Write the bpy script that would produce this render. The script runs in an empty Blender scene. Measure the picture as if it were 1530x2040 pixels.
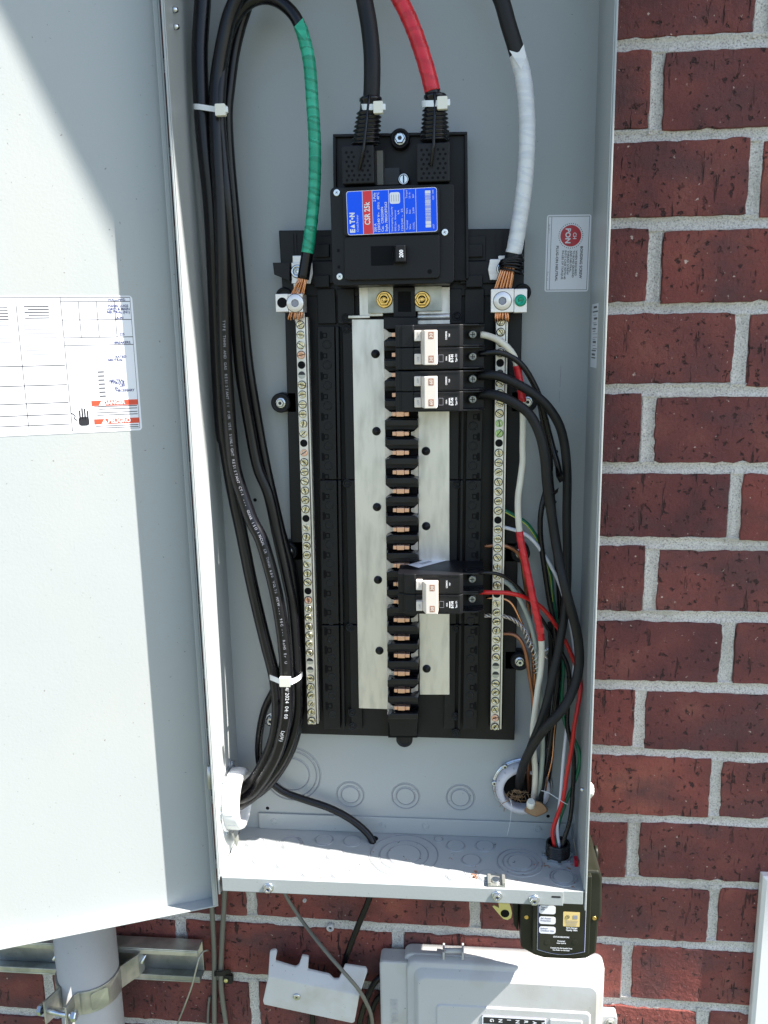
import bpy, bmesh, math, random
from mathutils import Vector, Matrix
import numpy as np
random.seed(7)
# ------------------------------------------------------------------ camera, light, exposure (all sizes in mm, scene in metres)
S = 0.001
scene = bpy.context.scene
F = 1665.946; CAM = np.array([61.01, -725.97, 33.23]); YAW, PITCH, ROLL = -0.0942, 0.2038, -0.0179
_cy, _sy = math.cos(YAW), math.sin(YAW); _cp, _sp = math.cos(PITCH), math.sin(PITCH); _cr, _sr = math.cos(ROLL), math.sin(ROLL)
_fw = np.array([_sy*_cp, _cy*_cp, -_sp]); _rt = np.array([_cy, -_sy, 0.]); _up = np.cross(_rt, _fw)
RT = _cr*_rt + _sr*_up; UP = -_sr*_rt + _cr*_up; FW = _fw
cam = bpy.data.cameras.new('camera'); camo = bpy.data.objects.new('camera', cam); scene.collection.objects.link(camo)
cam.sensor_fit = 'VERTICAL'; cam.sensor_height = 24.; cam.lens = F/2040*24.; cam.clip_start = .01; cam.clip_end = 500
camo.matrix_world = Matrix(((RT[0], UP[0], -FW[0], CAM[0]*S), (RT[1], UP[1], -FW[1], CAM[1]*S), (RT[2], UP[2], -FW[2], CAM[2]*S), (0, 0, 0, 1)))
scene.camera = camo
world = bpy.data.worlds.new('World'); scene.world = world; world.use_nodes = True
wn = world.node_tree; wn.nodes.clear()
sky = wn.nodes.new('ShaderNodeTexSky'); sky.sky_type = 'NISHITA'; sky.sun_disc = False
LIGHT = Vector((-362, 73, -452)).normalized()          # direction the sunlight travels
sky.sun_elevation = math.asin(-LIGHT.z); sky.sun_rotation = math.atan2(-LIGHT.x, -LIGHT.y)
sky.altitude = 100; sky.air_density = 1; sky.dust_density = 1.2; sky.ozone_density = 1
bg = wn.nodes.new('ShaderNodeBackground'); bg.inputs[1].default_value = 0.078
wo = wn.nodes.new('ShaderNodeOutputWorld'); wn.links.new(sky.outputs[0], bg.inputs[0]); wn.links.new(bg.outputs[0], wo.inputs[0])
sl = bpy.data.lights.new('sun', 'SUN'); sl.energy = 4.0; sl.angle = math.radians(.5); sl.color = (1, .95, .88)
so = bpy.data.objects.new('sun', sl); scene.collection.objects.link(so); so.rotation_euler = LIGHT.to_track_quat('-Z', 'Y').to_euler()
scene.view_settings.view_transform = 'Standard'; scene.view_settings.look = 'None'; scene.view_settings.gamma = 1
scene.view_settings.use_curve_mapping = False; scene.view_settings.exposure = 1.92

# ------------------------------------------------------------------ positions: a point of the photograph on a plane of the place
def ray(px, py): return FW + RT*((px-765)/F) + UP*((1020-py)/F)
def P(px, py, Y=0.):
    d = ray(px, py); return Vector(CAM + d*((Y-CAM[1])/d[1]))
def PZ(px, py, Z):
    d = ray(px, py); return Vector(CAM + d*((Z-CAM[2])/d[2]))
WT, WY = -0.0207, 148.3
def PW(px, py, off=0.):                     # on the brick wall, off mm in front of it
    d = ray(px, py); n = np.array([-WT, 1, 0]); return Vector(CAM + d*((WY-off-n@CAM)/(n@d)))
def W(x, z, off=0.): return Vector((x, WY+WT*x-off, z))
DA = math.radians(21.7); DH = Vector((-188., 17., 0)); DU = Vector((-math.cos(DA), -math.sin(DA), 0)); DN = Vector((math.sin(DA), -math.cos(DA), 0)); DD = 14.5
def D(px, py, off=0.):                      # on the door's inner sheet
    d = ray(px, py); n = np.array(DN); o = np.array(DH - DN*(DD-off)); return Vector(CAM + d*((n@(o-CAM))/(n@d)))
def DL(s, z, off=0.): return DH + DU*s - DN*(DD-off) + Vector((0, 0, z))

# ------------------------------------------------------------------ materials
MAT = {}
def mat(name, col, rough=.5, metal=0., bump=None, noise=None, spec=None, coat=0., coord='Object'):
    m = bpy.data.materials.new(name); m.use_nodes = True; nt = m.node_tree; b = nt.nodes['Principled BSDF']
    b.inputs['Base Color'].default_value = (*col, 1); b.inputs['Roughness'].default_value = rough; b.inputs['Metallic'].default_value = metal
    if spec is not None: b.inputs['Specular IOR Level'].default_value = spec
    if coat: b.inputs['Coat Weight'].default_value = coat; b.inputs['Coat Roughness'].default_value = .15
    tc = nt.nodes.new('ShaderNodeTexCoord')
    if noise:                                # (scale xyz, colour 2, low, high, detail)
        sc, c2, lo, hi = noise[:4]
        mp = nt.nodes.new('ShaderNodeMapping'); mp.inputs['Scale'].default_value = sc; nt.links.new(tc.outputs[coord], mp.inputs[0])
        nz = nt.nodes.new('ShaderNodeTexNoise'); nz.inputs['Scale'].default_value = 1; nz.inputs['Detail'].default_value = 6; nt.links.new(mp.outputs[0], nz.inputs[0])
        r = nt.nodes.new('ShaderNodeMapRange'); r.inputs[1].default_value = lo; r.inputs[2].default_value = hi; nt.links.new(nz.outputs[0], r.inputs[0])
        mx = nt.nodes.new('ShaderNodeMix'); mx.data_type = 'RGBA'; mx.inputs['A'].default_value = (*col, 1); mx.inputs['B'].default_value = (*c2, 1)
        nt.links.new(r.outputs[0], mx.inputs['Factor']); nt.links.new(mx.outputs['Result'], b.inputs['Base Color'])
        if len(noise) > 4:
            r2 = nt.nodes.new('ShaderNodeMapRange'); r2.inputs[1].default_value = lo; r2.inputs[2].default_value = hi; r2.inputs[3].default_value = rough; r2.inputs[4].default_value = noise[4]
            nt.links.new(nz.outputs[0], r2.inputs[0]); nt.links.new(r2.outputs[0], b.inputs['Roughness'])
    if bump:                                 # (scale, strength, distance mm)
        nz = nt.nodes.new('ShaderNodeTexNoise'); nz.inputs['Scale'].default_value = bump[0]; nz.inputs['Detail'].default_value = 3; nt.links.new(tc.outputs[coord], nz.inputs[0])
        bu = nt.nodes.new('ShaderNodeBump'); bu.inputs['Strength'].default_value = bump[1]; bu.inputs['Distance'].default_value = bump[2]*S
        nt.links.new(nz.outputs[0], bu.inputs['Height']); nt.links.new(bu.outputs[0], b.inputs['Normal'])
    MAT[name] = m; return m
def add_grime(m):
    """thin dust film, a few smudges and fine specks; a slow waviness in the sheet"""
    nt = m.node_tree; N = nt.nodes; L = nt.links; b = N['Principled BSDF']; src = b.inputs['Base Color'].links[0].from_socket
    geo = N.new('ShaderNodeNewGeometry')
    def nz(sc, det, st=(1, 1, 1)):
        mp = N.new('ShaderNodeMapping'); mp.inputs['Scale'].default_value = st; L.new(geo.outputs['Position'], mp.inputs[0]); n = N.new('ShaderNodeTexNoise'); n.inputs['Scale'].default_value = sc; n.inputs['Detail'].default_value = det; L.new(mp.outputs[0], n.inputs[0]); return n.outputs[0]
    def rng(v, a, b_, c, d):
        r = N.new('ShaderNodeMapRange'); r.inputs[1].default_value = a; r.inputs[2].default_value = b_; r.inputs[3].default_value = c; r.inputs[4].default_value = d; L.new(v, r.inputs[0]); return r.outputs[0]
    def mix(f, a, c):
        x = N.new('ShaderNodeMix'); x.data_type = 'RGBA'; L.new(f, x.inputs['Factor']); L.new(a, x.inputs['A']); x.inputs['B'].default_value = (*c, 1); return x.outputs['Result']
    c = mix(rng(nz(9, 7, (1, 1, .5)), .48, .75, 0, .38), src, (.42, .41, .37))
    c = mix(rng(nz(330, 2), .735, .76, 0, .75), c, (.16, .14, .12))
    c = mix(rng(nz(45, 4, (1, 1, .12)), .70, .74, 0, .35), c, (.50, .50, .48))
    L.new(c, b.inputs['Base Color'])
    bu = N.new('ShaderNodeBump'); bu.inputs['Strength'].default_value = 1; bu.inputs['Distance'].default_value = .0012; L.new(nz(7, 1), bu.inputs['Height'])
    old = b.inputs['Normal'].links[0].from_node; L.new(bu.outputs[0], old.inputs['Normal'])
mat('grey_paint', (.372, .395, .393), .30, 0, (420, .35, .25), ((3, 3, 3), (.350, .374, .376), .3, .7, .42))
add_grime(MAT['grey_paint'])
mat('black_plastic', (.0045, .0045, .006), .42, 0, (700, .15, .1), ((30, 30, 30), (.009, .009, .010), .4, .7, .55), .32)
mat('black_shiny', (.004, .004, .006), .25, 0, (300, .08, .1), ((40, 40, 40), (.009, .009, .011), .45, .7, .4), .4)
mat('black_jacket', (.0035, .0035, .005), .27, 0, (500, .12, .15), ((60, 60, 8), (.009, .0085, .008), .5, .8, .42), .36)
mat('dusty_black', (.006, .006, .007), .5, 0, (300, .2, .2), ((50, 50, 20), (.020, .018, .017), .45, .75, .65), .35)
mat('deep_black', (.002, .002, .003), .6, spec=.15)
mat('tinned', (.76, .73, .69), .42, .85, (500, .1, .1), ((95, 95, 22), (.56, .53, .47), .45, .75, .55))
mat('aluminium', (.78, .74, .71), .38, .7, (300, .1, .1), ((20, 20, 260), (.62, .55, .52), .5, .8))
mat('zinc', (.62, .65, .68), .25, 1.)
mat('galvanised', (.60, .60, .56), .38, .8, (200, .15, .2), ((30, 30, 30), (.33, .34, .30), .4, .65, .55))
mat('yellow_zinc', (.72, .66, .30), .33, .8, (200, .1, .1))
mat('brass', (.70, .46, .15), .22, 1.)
mat('screw_brass', (.68, .62, .44), .25, 1.)
mat('screw_green', (.42, .58, .25), .28, .9)
mat('copper', (.72, .36, .20), .25, 1., None, ((30, 30, 30), (.60, .27, .14), .4, .7))
mat('copper_dull', (.36, .16, .09), .38, .9, None, ((60, 60, 60), (.22, .10, .06), .4, .7))
mat('copper_clip', (.80, .48, .34), .30, .8)
mat('bare_strand', (.55, .50, .47), .3, .9)
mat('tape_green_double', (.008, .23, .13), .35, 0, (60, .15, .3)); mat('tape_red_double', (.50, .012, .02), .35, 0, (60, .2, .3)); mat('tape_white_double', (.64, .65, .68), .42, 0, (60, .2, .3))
mat('tape_green', (.012, .30, .17), .35, 0, (60, .15, .3), ((30, 30, 120), (.03, .42, .25), .45, .6))
mat('tape_red', (.62, .02, .03), .35, 0, (60, .2, .3), ((30, 30, 90), (.50, .012, .02), .45, .6))
mat('tape_white', (.72, .72, .72), .42, 0, (60, .2, .3), ((30, 30, 90), (.60, .61, .63), .5, .6))
mat('wire_red', (.55, .015, .015), .35)
mat('wire_white', (.70, .70, .74), .35)
mat('wire_cream', (.70, .66, .56), .45, 0, None, ((80, 80, 15), (.56, .51, .42), .5, .75))
mat('wire_green', (.008, .14, .07), .3)
mat('wire_yellow', (.55, .60, .08), .4)
mat('wire_grey', (.36, .40, .35), .5, 0, None, ((80, 80, 15), (.25, .27, .23), .5, .75))
mat('nylon', (.75, .77, .78), .35, 0, None)
mat('nylon_cream', (.74, .72, .62), .4)
mat('pvc_grey', (.50, .485, .46), .45, 0, (120, .1, .3), ((14, 14, 8), (.40, .39, .37), .4, .7))
mat('pvc_light', (.62, .60, .63), .4, 0, (120, .1, .3))
mat('box_grey', (.52, .52, .52), .5, 0, (260, .2, .3), ((14, 14, 14), (.40, .385, .34), .48, .72))
mat('cover_white', (.62, .61, .60), .45, 0, (220, .12, .2), ((22, 22, 22), (.50, .47, .41), .5, .72))
mat('white_paint', (.74, .74, .73), .4, 0, (100, .05, .2))
mat('handle_white', (.76, .68, .60), .40, 0, (100, .05, .2))
mat('label_white', (.80, .80, .84), .30)
mat('label_blue', (.0, .095, .92), .35, spec=.3)
mat('label_red', (.70, .02, .03), .22)
mat('label_crimson', (.48, .008, .02), .3)
mat('label_orange', (.70, .08, .04), .3)
mat('label_yellow', (.72, .54, .22), .35)
mat('ink_white', (.80, .80, .82), .4)
mat('ink_black', (.02, .02, .025), .4)
mat('ink_grey', (.28, .28, .32), .4)
mat('ink_navy', (.015, .02, .14), .3)
mat('socket_brown', (.42, .20, .13), .5)
mat('olive_plastic', (.014, .015, .009), .42, 0, (200, .1, .2), ((20, 20, 20), (.024, .025, .018), .45, .7), .35)
mat('green_screw', (.005, .30, .19), .2, .4)
mat('stain_rust', (.34, .19, .13), .7)
mat('caulk', (.62, .62, .60), .6)
mat('kraft', (.30, .19, .10), .7, 0, (300, .5, 1), ((60, 60, 60), (.25, .13, .06), .4, .7))
mat('soffit', (.55, .54, .50), .7)
mat('rubber_grey_cable', (.16, .155, .13), .5)

for n_ in ('box_grey', 'cover_white', 'pvc_grey'): add_grime(MAT[n_])
def brick_mat():
    m = bpy.data.materials.new('brick_clay'); m.use_nodes = True; nt = m.node_tree; N = nt.nodes; L = nt.links; b = N['Principled BSDF']
    b.inputs['Roughness'].default_value = .82
    tc = N.new('ShaderNodeTexCoord'); oi = N.new('ShaderNodeObjectInfo')
    off = N.new('ShaderNodeVectorMath'); off.operation = 'MULTIPLY_ADD'; off.inputs[1].default_value = (1, 1, 1)
    cmb = N.new('ShaderNodeCombineXYZ'); mul = N.new('ShaderNodeMath'); mul.operation = 'MULTIPLY'; mul.inputs[1].default_value = 37.
    L.new(oi.outputs['Random'], mul.inputs[0]); L.new(mul.outputs[0], cmb.inputs[0]); L.new(mul.outputs[0], cmb.inputs[2])
    L.new(tc.outputs['Object'], off.inputs[0]); L.new(cmb.outputs[0], off.inputs[2])
    def noise(sc, det=5, stretch=None, rough=.55):
        v = off.outputs[0]
        if stretch:
            mp = N.new('ShaderNodeMapping'); mp.inputs['Scale'].default_value = stretch; L.new(v, mp.inputs[0]); v = mp.outputs[0]
        n = N.new('ShaderNodeTexNoise'); n.inputs['Scale'].default_value = sc; n.inputs['Detail'].default_value = det; n.inputs['Roughness'].default_value = rough; L.new(v, n.inputs[0]); return n.outputs[0]
    def ramp(v, pts):
        r = N.new('ShaderNodeValToRGB'); L.new(v, r.inputs[0]); e = r.color_ramp.elements
        e[0].position, e[0].color = pts[0][0], (*pts[0][1], 1); e[1].position, e[1].color = pts[-1][0], (*pts[-1][1], 1)
        for p, c in pts[1:-1]:
            q = e.new(p); q.color = (*c, 1)
        return r.outputs[0]
    def mix(f, a, c, mode='MIX'):
        x = N.new('ShaderNodeMix'); x.data_type = 'RGBA'; x.blend_type = mode
        if hasattr(f, 'name'): L.new(f, x.inputs['Factor'])
        else: x.inputs['Factor'].default_value = f
        for k, v in (('A', a), ('B', c)):
            if hasattr(v, 'name'): L.new(v, x.inputs[k])
            else: x.inputs[k].default_value = (*v, 1)
        return x.outputs['Result']
    base = ramp(noise(14, 5), [(.32, (.095, .033, .033)), (.46, (.150, .043, .039)), (.56, (.180, .051, .044)), (.66, (.215, .070, .054)), (.76, (.27, .10, .068))])
    tone = ramp(oi.outputs['Random'], [(0, (.78, .74, .82)), (.25, (1.0, .98, 1.0)), (.5, (1.12, 1.12, 1.1)), (.75, (1.2, 1.05, .98)), (1, (1.5, 1.45, 1.3))])
    base = mix(1., base, tone, 'MULTIPLY')
    smoky = ramp(noise(11, 5, (1, 1, 1.6)), [(.50, (0, 0, 0)), (.68, (.85, .85, .85))])
    base = mix(smoky, base, (.095, .042, .044))
    grain = ramp(noise(900, 3), [(.3, (.80, .80, .80)), (.7, (1.18, 1.18, 1.18))]); base = mix(1., base, grain, 'MULTIPLY')
    # pits and drag marks
    pn = noise(125, 4, (1, 1, 1.0), .6); pit = N.new('ShaderNodeMapRange'); pit.inputs[1].default_value = .60; pit.inputs[2].default_value = .655; L.new(pn, pit.inputs[0])
    vr = noise(60, 3, (2.2, 1, .35), .6); vrt = N.new('ShaderNodeMapRange'); vrt.inputs[1].default_value = .62; vrt.inputs[2].default_value = .675; L.new(vr, vrt.inputs[0])
    mxp = N.new('ShaderNodeMath'); mxp.operation = 'MAXIMUM'; L.new(pit.outputs[0], mxp.inputs[0]); L.new(vrt.outputs[0], mxp.inputs[1])
    gate = N.new('ShaderNodeMapRange'); gate.inputs[1].default_value = .38; gate.inputs[2].default_value = .48; L.new(noise(16, 2), gate.inputs[0])
    gm = N.new('ShaderNodeMath'); gm.operation = 'MULTIPLY'; L.new(mxp.outputs[0], gm.inputs[0]); L.new(gate.outputs[0], gm.inputs[1])
    base = mix(gm.outputs[0], base, (.050, .018, .018))
    ef = N.new('ShaderNodeMapRange'); ef.inputs[1].default_value = .665; ef.inputs[2].default_value = .71; L.new(noise(170, 5), ef.inputs[0])
    base = mix(ef.outputs[0], base, (.55, .42, .36))
    L.new(base, b.inputs['Base Color'])
    h = N.new('ShaderNodeMath'); h.operation = 'MULTIPLY_ADD'; h.inputs[1].default_value = -1.6; L.new(gm.outputs[0], h.inputs[0]); L.new(noise(160, 6, None, .65), h.inputs[2])
    bu = N.new('ShaderNodeBump'); bu.inputs['Strength'].default_value = 1.; bu.inputs['Distance'].default_value = .0024; L.new(h.outputs[0], bu.inputs['Height']); L.new(bu.outputs[0], b.inputs['Normal'])
    MAT['brick_clay'] = m
brick_mat()
def mortar_mat():
    m = bpy.data.materials.new('mortar'); m.use_nodes = True; nt = m.node_tree; N = nt.nodes; L = nt.links; b = N['Principled BSDF']; b.inputs['Roughness'].default_value = .9
    tc = N.new('ShaderNodeTexCoord')
    a = N.new('ShaderNodeTexNoise'); a.inputs['Scale'].default_value = 620; a.inputs['Detail'].default_value = 4; L.new(tc.outputs['Object'], a.inputs[0])
    r = N.new('ShaderNodeValToRGB'); e = r.color_ramp.elements; e[0].position = .30; e[0].color = (.22, .205, .19, 1); e[1].position = .66; e[1].color = (.68, .65, .60, 1)
    q = e.new(.45); q.color = (.53, .50, .465, 1); L.new(a.outputs[0], r.inputs[0])
    c = N.new('ShaderNodeTexNoise'); c.inputs['Scale'].default_value = 12; c.inputs['Detail'].default_value = 5; L.new(tc.outputs['Object'], c.inputs[0])
    mr = N.new('ShaderNodeMapRange'); mr.inputs[1].default_value = .5; mr.inputs[2].default_value = .75; mr.inputs[4].default_value = .6; L.new(c.outputs[0], mr.inputs[0])
    x = N.new('ShaderNodeMix'); x.data_type = 'RGBA'; L.new(mr.outputs[0], x.inputs['Factor']); L.new(r.outputs[0], x.inputs['A']); x.inputs['B'].default_value = (.33, .31, .26, 1)
    L.new(x.outputs['Result'], b.inputs['Base Color'])
    bu = N.new('ShaderNodeBump'); bu.inputs['Strength'].default_value = .8; bu.inputs['Distance'].default_value = .0009; L.new(a.outputs[0], bu.inputs['Height']); L.new(bu.outputs[0], b.inputs['Normal'])
    MAT['mortar'] = m
mortar_mat()
def ground_mat():
    mat('ground_dirt', (.13, .125, .10), .95, 0, (8, .4, 20), ((.8, .8, .8), (.07, .10, .045), .4, .65))
ground_mat()

# ------------------------------------------------------------------ mesh building
COL = scene.collection
WLOC = {}
def tag(o, label=None, cat=None, group=None, kind=None):
    if label: o['label'] = label
    if cat: o['category'] = cat
    if group: o['group'] = group
    if kind: o['kind'] = kind
    return o
def thing(name, label, cat, loc, group=None):
    o = bpy.data.objects.new(name, None); COL.objects.link(o); loc = Vector(loc); o.location = loc*S; WLOC[o] = loc
    o.empty_display_size = .02
    return tag(o, label, cat, group)
class MB:
    def __init__(s): s.v = []; s.f = []; s.m = []; s.sm = []; s.mats = []
    def mi(s, name):
        if name not in s.mats: s.mats.append(name)
        return s.mats.index(name)
    def add(s, vs, fs, m, smooth=False):
        o = len(s.v); s.v += [tuple(v) for v in vs]; k = s.mi(m)
        for f in fs: s.f.append([i+o for i in f]); s.m.append(k); s.sm.append(smooth)
        return s
    def box(s, x0, x1, y0, y1, z0, z1, m):
        vs = [(x, y, z) for x in (x0, x1) for y in (y0, y1) for z in (z0, z1)]
        return s.add(vs, [(0, 1, 3, 2), (4, 6, 7, 5), (0, 4, 5, 1), (2, 3, 7, 6), (0, 2, 6, 4), (1, 5, 7, 3)], m)
    def prism(s, pts, ext, m, mf=None):
        """pts: outline of front face (Vectors, any plane), ext: Vector to the back"""
        n = len(pts); vs = list(pts) + [p+ext for p in pts]
        s.add(vs, [tuple(range(n))], mf or m); o = len(s.v)-2*n; k = s.mi(m)
        s.f.append([o+n+i for i in reversed(range(n))]); s.m.append(k); s.sm.append(False)
        for i in range(n):
            j = (i+1) % n; s.f.append([o+i, o+n+i, o+n+j, o+j]); s.m.append(k); s.sm.append(False)
        return s
    def flat(s, pts, m): return s.add(pts, [tuple(range(len(pts)))], m)
    def loft(s, rings, m, closed=True, cap0=True, cap1=True, smooth=True, capm=None):
        n = len(rings[0]); vs = [p for r in rings for p in r]; fs = []
        for i in range(len(rings)-1):
            for j in range(n if closed else n-1):
                k = (j+1) % n; fs.append((i*n+j, i*n+k, (i+1)*n+k, (i+1)*n+j))
        s.add(vs, fs, m, smooth); o = len(s.v)-len(vs); kk = s.mi(capm or m)
        if cap0: s.f.append([o+i for i in reversed(range(n))]); s.m.append(kk); s.sm.append(False)
        if cap1: s.f.append([o+(len(rings)-1)*n+i for i in range(n)]); s.m.append(kk); s.sm.append(False)
        return s
    def lathe(s, c, axis, prof, m, n=24, cap0=True, cap1=True, smooth=True, phase=0., capm=None):
        """prof: (radius, distance along axis)"""
        c = Vector(c); a = Vector(axis).normalized(); u = a.orthogonal().normalized()
        if abs(a.y) > .9: u = Vector((1, 0, 0))
        elif abs(a.z) > .9: u = Vector((1, 0, 0))
        v = a.cross(u)
        rings = [[c + a*h + (u*math.cos(phase+2*math.pi*k/n) + v*math.sin(phase+2*math.pi*k/n))*r for k in range(n)] for r, h in prof]
        return s.loft(rings, m, True, cap0, cap1, smooth, capm)
    def tube(s, pts, r, m, n=12, cap=True, lobes=None):
        pts = [Vector(p) for p in pts]; rings = []; t0 = (pts[1]-pts[0]).normalized(); u = t0.orthogonal().normalized()
        for i, p in enumerate(pts):
            t = (pts[min(i+1, len(pts)-1)] - pts[max(i-1, 0)])
            t = t.normalized() if t.length > 1e-6 else t0
            u = (u - t*u.dot(t)).normalized(); w = t.cross(u); rr = r[i] if isinstance(r, (list, tuple)) else r
            rings.append([p + (u*math.cos(2*math.pi*k/n) + w*math.sin(2*math.pi*k/n))*rr for k in range(n)])
        return s.loft(rings, m, True, cap, cap)
    def ring(s, c, axis, r, t, m, n=32, k=6):
        c = Vector(c); a = Vector(axis).normalized(); u = Vector((1, 0, 0)) if abs(a.x) < .9 else Vector((0, 1, 0)); v = a.cross(u); u = v.cross(a)
        vs = []; fs = []
        for i in range(n):
            d = u*math.cos(2*math.pi*i/n) + v*math.sin(2*math.pi*i/n)
            for j in range(k):
                q = 2*math.pi*j/k; vs.append(c + d*(r+t*math.cos(q)) + a*t*math.sin(q))
        for i in range(n):
            for j in range(k):
                fs.append((i*k+j, i*k+(j+1) % k, ((i+1) % n)*k+(j+1) % k, ((i+1) % n)*k+j))
        return s.add(vs, fs, m, True)
    def text(s, string, origin, right, up, size, m, width=None, align='L', lift=.12, bold=0.):
        """letters lying on the plane (right, up); size = cap height in mm"""
        me = glyphs(string, bold); right = Vector(right).normalized(); up = Vector(up).normalized(); nrm = right.cross(up)
        xs = [v[0] for v in me[0]] or [0, 1]; w = max(xs)-min(xs); k = size/.70; kx = k if width is None else width/max(w, 1e-6)
        x0 = min(xs); sh = {'L': 0, 'C': -w*kx/2, 'R': -w*kx}[align]
        vs = [Vector(origin) + right*((v[0]-x0)*kx+sh) + up*(v[1]*k) + nrm*lift for v in me[0]]
        return s.add(vs, me[1], m)
    def build(s, name, parent=None, bevel=0., label=None, origin=None, seg=2):
        lo = Vector([min(v[i] for v in s.v) for i in range(3)]); hi = Vector([max(v[i] for v in s.v) for i in range(3)]); c = (lo+hi)/2 if origin is None else Vector(origin)
        me = bpy.data.meshes.new(name); me.from_pydata([(Vector(v)-c)*S for v in s.v], [], s.f)
        for n in s.mats: me.materials.append(MAT[n])
        me.polygons.foreach_set('material_index', s.m); me.polygons.foreach_set('use_smooth', s.sm)
        bm = bmesh.new(); bm.from_mesh(me)
        if not getattr(s, 'keep', False): bmesh.ops.recalc_face_normals(bm, faces=bm.faces)
        bm.to_mesh(me); bm.free(); me.update()
        o = bpy.data.objects.new(name, me); COL.objects.link(o); place(o, c, parent)
        if bevel:
            md = o.modifiers.new('bevel', 'BEVEL'); md.width = bevel*S; md.segments = seg; md.limit_method = 'ANGLE'; md.angle_limit = math.radians(40)
            md.harden_normals = False
        if label: o['label'] = label
        return o
def place(o, c, parent=None):
    WLOC[o] = Vector(c)
    if parent: o.parent = parent; o.location = (Vector(c)-WLOC[parent])*S
    else: o.location = Vector(c)*S
    return o
def inst(src, name, c, parent, rot=None):
    o = bpy.data.objects.new(name, src.data); COL.objects.link(o); place(o, c, parent)
    for md in src.modifiers:
        q = o.modifiers.new(md.name, md.type); q.width = md.width; q.segments = md.segments; q.limit_method = md.limit_method; q.angle_limit = md.angle_limit
    if rot: o.rotation_euler = rot
    return o
_G = {}
def glyphs(string, bold=0.):
    key = (string, bold)
    if key in _G: return _G[key]
    cu = bpy.data.curves.new('t', 'FONT'); cu.body = string; cu.resolution_u = 2; cu.offset = bold
    ob = bpy.data.objects.new('t', cu); COL.objects.link(ob)
    dg = bpy.context.evaluated_depsgraph_get(); me = bpy.data.meshes.new_from_object(ob.evaluated_get(dg))
    r = ([tuple(v.co) for v in me.vertices], [tuple(p.vertices) for p in me.polygons])
    bpy.data.objects.remove(ob); bpy.data.curves.remove(cu); bpy.data.meshes.remove(me); _G[key] = r; return r
def spline(pts, step=3.):
    pts = [Vector(p) for p in pts]; out = []; q = [pts[0]*2-pts[1]] + pts + [pts[-1]*2-pts[-2]]
    for i in range(1, len(q)-2):
        a, b, c, d = q[i-1:i+3]; n = max(2, int((c-b).length/step))
        for k in range(n):
            t = k/n; out.append(.5*((2*b) + (c-a)*t + (2*a-5*b+4*c-d)*t*t + (3*b-a-3*c+d)*t**3))
    out.append(pts[-1])
    for _ in range(2): out = [out[0]] + [(out[i-1]+out[i]*2+out[i+1])/4 for i in range(1, len(out)-1)] + [out[-1]]
    return out
def path(pl, step=3.):
    """list of (px, py, Y) -> smooth world points"""
    return spline([P(*p) for p in pl], step)
def rrect(c, right, up, w, h, r, n=4):
    c = Vector(c); right = Vector(right).normalized(); up = Vector(up).normalized(); out = []
    for sx, sy, a0 in ((1, 1, 0), (-1, 1, 90), (-1, -1, 180), (1, -1, 270)):
        for k in range(n+1):
            a = math.radians(a0+90*k/n); out.append(c + right*(sx*(w/2-r)+r*math.cos(a)) + up*(sy*(h/2-r)+r*math.sin(a)))
    return out
X_, Y_, Z_ = Vector((1, 0, 0)), Vector((0, 1, 0)), Vector((0, 0, 1))
def hexhead(mb, c, r, h, m, axis=(0, -1, 0), flange=0.):
    a = Vector(axis).normalized()
    if flange: mb.lathe(c, axis, [(flange, 0), (flange, .8), (r*1.02, 1.3)], m, 20, False, True)
    mb.lathe(c, axis, [(r, 0), (r, h*.8), (r*.86, h), (r*.45, h)], m, 6, False, False, False)
    mb.lathe(Vector(c)+a*h, axis, [(r*.45, 0), (r*.38, -h*.3)], m, 12, False, True, True, 0, 'ink_black')
    return mb
# ------------------------------------------------------------------ the setting: ground and brick wall
g = MB(); g.flat([Vector((-60000, 3000, -1500)), Vector((60000, 3000, -1500)), Vector((60000, -120000, -1500)), Vector((-60000, -120000, -1500))], 'ground_dirt')
tag(g.build('ground'), kind='structure')
wall = thing('house_wall', 'dark red brick house wall with grey mortar joints behind the open panel', 'wall', W(0, -1500))
MJ = 3.5                                                            # mortar lies back from the brick faces
mb = MB(); a_, b_ = W(-3200, -1500, -MJ), W(3200, -1500, -MJ); mb.prism([a_, b_, b_+Z_*2500, a_+Z_*2500], Y_*150, 'mortar'); mb.build('mortar', wall)
# bed joints measured down the wall (centre of each joint) and head joints of each course
J = [(1, 1233, 90), (1, 1520, 80), (2, 1227, 273.5), (2, 1520, 265), (3, 1222, 447), (3, 1520, 441), (4, 1215, 614.7), (4, 1520, 611.8), (5, 1205, 776.5), (5, 1520, 778.8), (6, 1198, 931.8), (6, 1520, 932.3), (7, 1193, 1080), (7, 1520, 1086.4), (8, 1186, 1226.5), (8, 1520, 1232.3), (9, 1184, 1364), (9, 1520, 1373.5), (10, 1180, 1495.3), (10, 1520, 1511), (11, 1178, 1627), (11, 1520, 1641.2), (12, 1200, 1754.8), (12, 1511, 1768), (13, 400, 1828), (13, 753, 1847), (13, 1204, 1875), (13, 1508, 1889), (14, 400, 1942), (14, 1228, 1999.8), (14, 1508, 2011), (15, 14, 2015), (15, 247, 2034)]
fit = {}
for k, x, y in J: p = PW(x, y); fit.setdefault(k, []).append((p.x, p.z))
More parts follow.
